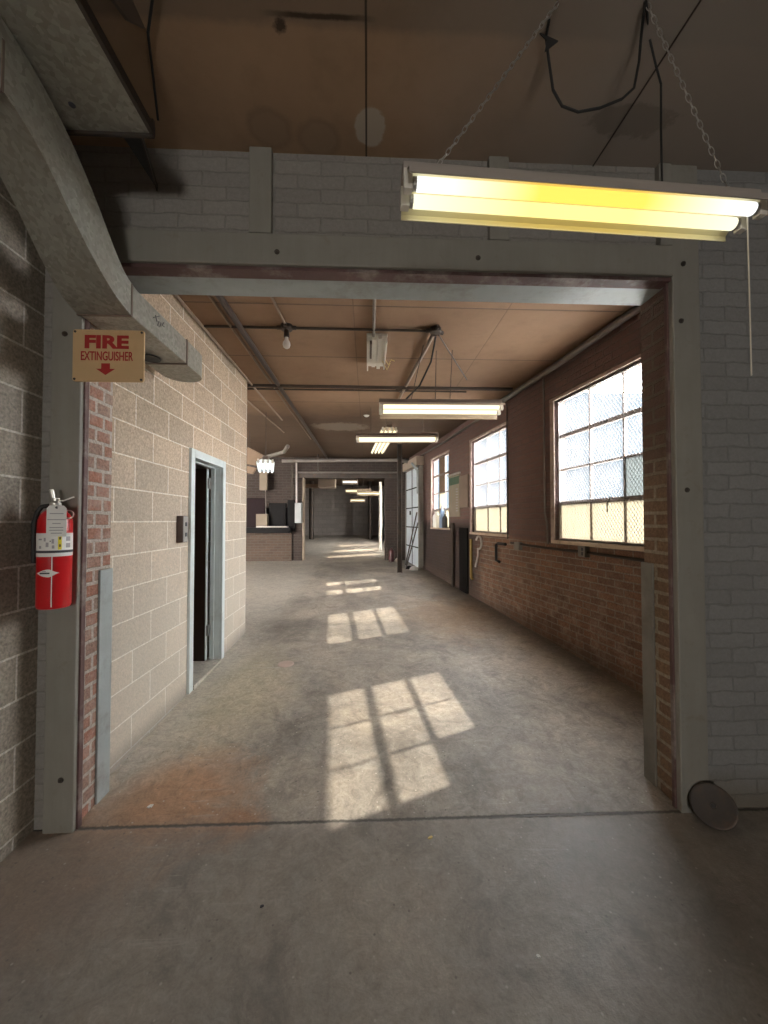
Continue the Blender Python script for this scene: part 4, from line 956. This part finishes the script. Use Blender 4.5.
# diagonal brace to the brick above the beam
a = at(157, 189, 1.935); t_ = thing('angle_brace', 'dark diagonal angle iron brace on the grey brick left of the first stud', 'brace', a)
b_ = V((q1.x-.13, q1.y+.0, pz+.02))
c_ = b_+V((.085, 0, 0)); mb = MB(); P3 = [a, c_, b_]; dn = V((0, .012, .012))
mb.add(P3+[q_+dn for q_ in P3], [(0, 1, 2), (5, 4, 3), (0, 3, 4, 1), (1, 4, 5, 2), (2, 5, 3, 0)]).build('strut', M['black'], t_)
MB().bar(a+V((0, 0, .006)), c_+V((0, 0, .006)), .006, .03).build('stiffening_lip', M['darkmetal'], t_)
pipe('cable', 'dark cable drooping from the ceiling beside the flat plenum', [atz(155, -20, CT-.01), atz(148, 33, CT-.01), atz(153, 75, CT-.02), atz(158, 120, CT-.06)], .005, M['black'], 'cable')
pipe('cable', 'slack black cable looping below the ceiling above the foreground light', [atz(549, 20, CT-.01), at(546, 38, 1.42), at(549, 62, 1.42), at(553, 90, 1.42), at(562, 106, 1.42), at(578, 112, 1.42), at(600, 108, 1.42), at(622, 99, 1.42), at(634, 88, 1.42), at(639, 62, 1.42), at(641, 38, 1.40), atz(645, 2, CT-.01)], .005, M['black'], 'cable')
pipe('cable', 'black cable hanging straight down behind the foreground light', [atz(646, 0, CT-.01), at(649, 36, 1.41), at(656, 66, 1.44), at(661, 84, 1.45), at(661, 130, 1.45), at(662, 185, 1.45)], .004, M['black'], 'cable')
b = MB(); pp = [at(542, 32, 1.41), at(562, 40, 1.41), at(548, 52, 1.41)]
b.prism([(0, 0), (.075, -.03), (.022, -.075), (.03, -.03)], at(539, 32, 1.41), (1, 0, 0), (0, 0, 1), (0, .004, 0))
tag(b.build('torn_tape', M['black'], off=pp[0]), 'torn black tape scrap on the looping cable under the ceiling', 'tape')
pipe('wire', 'thin dark wire slanting across the ceiling to the upper brick', [atz(593, 166, CT-.008), atz(701, 0, CT-.008), atz(760, -90, CT-.008)], .0035, M['conduit_dk'], 'wire')

# ------------------------------------------------------------------ iron disc leaning at the right column
n_ = V((-.50, -.70, .50)).normalized(); R_ = .092; Yd = 1.85
q = at(713, 800, Yd); q.z = fz(Yd)+R_*math.sqrt(1-n_.z**2)+.004
t_ = thing('iron_disc', 'dark iron disc leaning at the foot of the right timber column', 'disc', (q.x, q.y, fz(Yd)))
MB().lathe([(0, -.014), (R_-.004, -.014), (R_, -.010), (R_, .008), (R_-.004, .010), (R_-.010, .009), (.014, .008), (.012, .004), (0, .004)], q, tuple(n_), 44).build('plate', M['darkmetal'], t_, smooth=True)
MB().lathe([(0, .0045), (.009, .0045), (.009, .0055), (0, .0055)], q, tuple(n_), 12).build('centre_hole', M['black'], t_)

# ------------------------------------------------------------------ litter and floor cover
def scrap(label, px, py, s_, m, seed):
    rnd = random.Random(seed); r = ray(px, py); n = V((0, -SLOPE, 1)); p = CAM+r*(-n.dot(CAM)/n.dot(r)); mb = MB()
    poly = []
    for i in range(7):
        a = 2*PI*i/7; rr = s_*(.5+.6*rnd.random()); poly.append((rr*math.cos(a), rr*.6*math.sin(a)))
    mb.prism(poly, p+V((0, 0, .001)), (1, 0, .15), (0, 1, .05+SLOPE), (0, 0, .004))
    tag(mb.build('litter_scrap', m, off=p), label, 'litter', 'scraps on the floor')
scrap('white scrap on the rust stained floor by the left jamb', 150, 807, .020, M['paperwhite'], 1)
scrap('yellowish scrap on the floor just below the crack', 430, 838, .012, M['yellowwire'], 2)
scrap('small white chip lying alone on the foreground floor, right half', 538, 957, .011, M['paperwhite'], 4)
scrap('dark chip on the floor near the crack, left of middle', 262, 907, .008, M['ink'], 5)
r = ray(286, 664); n = V((0, -SLOPE, 1)); p = CAM+r*(-n.dot(CAM)/n.dot(r))
tag(MB().lathe([(0, .006), (.065, .006), (.075, .003), (.078, -.002)], p, (0, -SLOPE, 1), 20).build('floor_cover', M['drain'], off=p), 'small pinkish round cover set in the passage floor', 'floor cover')

# ------------------------------------------------------------------ light
world = bpy.data.worlds.new('World'); scene.world = world; world.use_nodes = True
wt = world.node_tree; wt.nodes.clear()
wo = wt.nodes.new('ShaderNodeOutputWorld'); bg = wt.nodes.new('ShaderNodeBackground'); wt.links.new(bg.outputs[0], wo.inputs[0])
bg.inputs[0].default_value = (1.0, .965, .91, 1); bg.inputs[1].default_value = 26.0
sd = V((-1.45, -.61, -1.58)).normalized()
sl = bpy.data.lights.new('sun', 'SUN'); sl.energy = 6.5; sl.angle = math.radians(.75); sl.color = (1, .86, .66)
so = bpy.data.objects.new('sun', sl); COL.objects.link(so); so.rotation_euler = sd.to_track_quat('-Z', 'Y').to_euler(); so.location = (12, 8, 14)
def portal(c, nrm, sx, sy):
    l_ = bpy.data.lights.new('portal', 'AREA'); l_.shape = 'RECTANGLE'; l_.size = sx; l_.size_y = sy; l_.cycles.is_portal = True
    o = bpy.data.objects.new('portal', l_); COL.objects.link(o); o.location = c
    o.rotation_euler = V(nrm).to_track_quat('-Z', 'Y').to_euler()
for (a, c, z0, z1) in WIN: portal(rw((a+c)/2, (z0+z1)/2, .12), tuple(-RN), c-a, z1-z0)
portal(((DX0+DX1)/2, -5.9, 1.58), (0, 1, 0), DX1-DX0, .86)
for (a, c) in ((12.1, 12.5), (13.4, 13.9), (15.0, 15.5)): portal((XR+.1, (a+c)/2, 2.12), (-1, 0, 0), c-a, 1.75)

# ------------------------------------------------------------------ camera and view
cd = bpy.data.cameras.new('camera'); co = bpy.data.objects.new('camera', cd); COL.objects.link(co)
co.location = CAM; cd.sensor_fit = 'VERTICAL'; cd.sensor_height = 36; cd.lens = 36*FPX/1024; cd.clip_start = .02
co.matrix_world = Matrix((( RT.x, UP.x, -FW.x, CAM.x), (RT.y, UP.y, -FW.y, CAM.y), (RT.z, UP.z, -FW.z, CAM.z), (0, 0, 0, 1)))
scene.camera = co
vs = scene.view_settings; scene.display_settings.display_device = 'sRGB'
vs.view_transform = 'Standard'; vs.look = 'None'; vs.exposure = 0.6; vs.gamma = 1.0; vs.use_curve_mapping = False
scene.cycles.max_bounces = 12; scene.cycles.diffuse_bounces = 8; scene.cycles.transparent_max_bounces = 16
scene.cycles.use_denoising = True
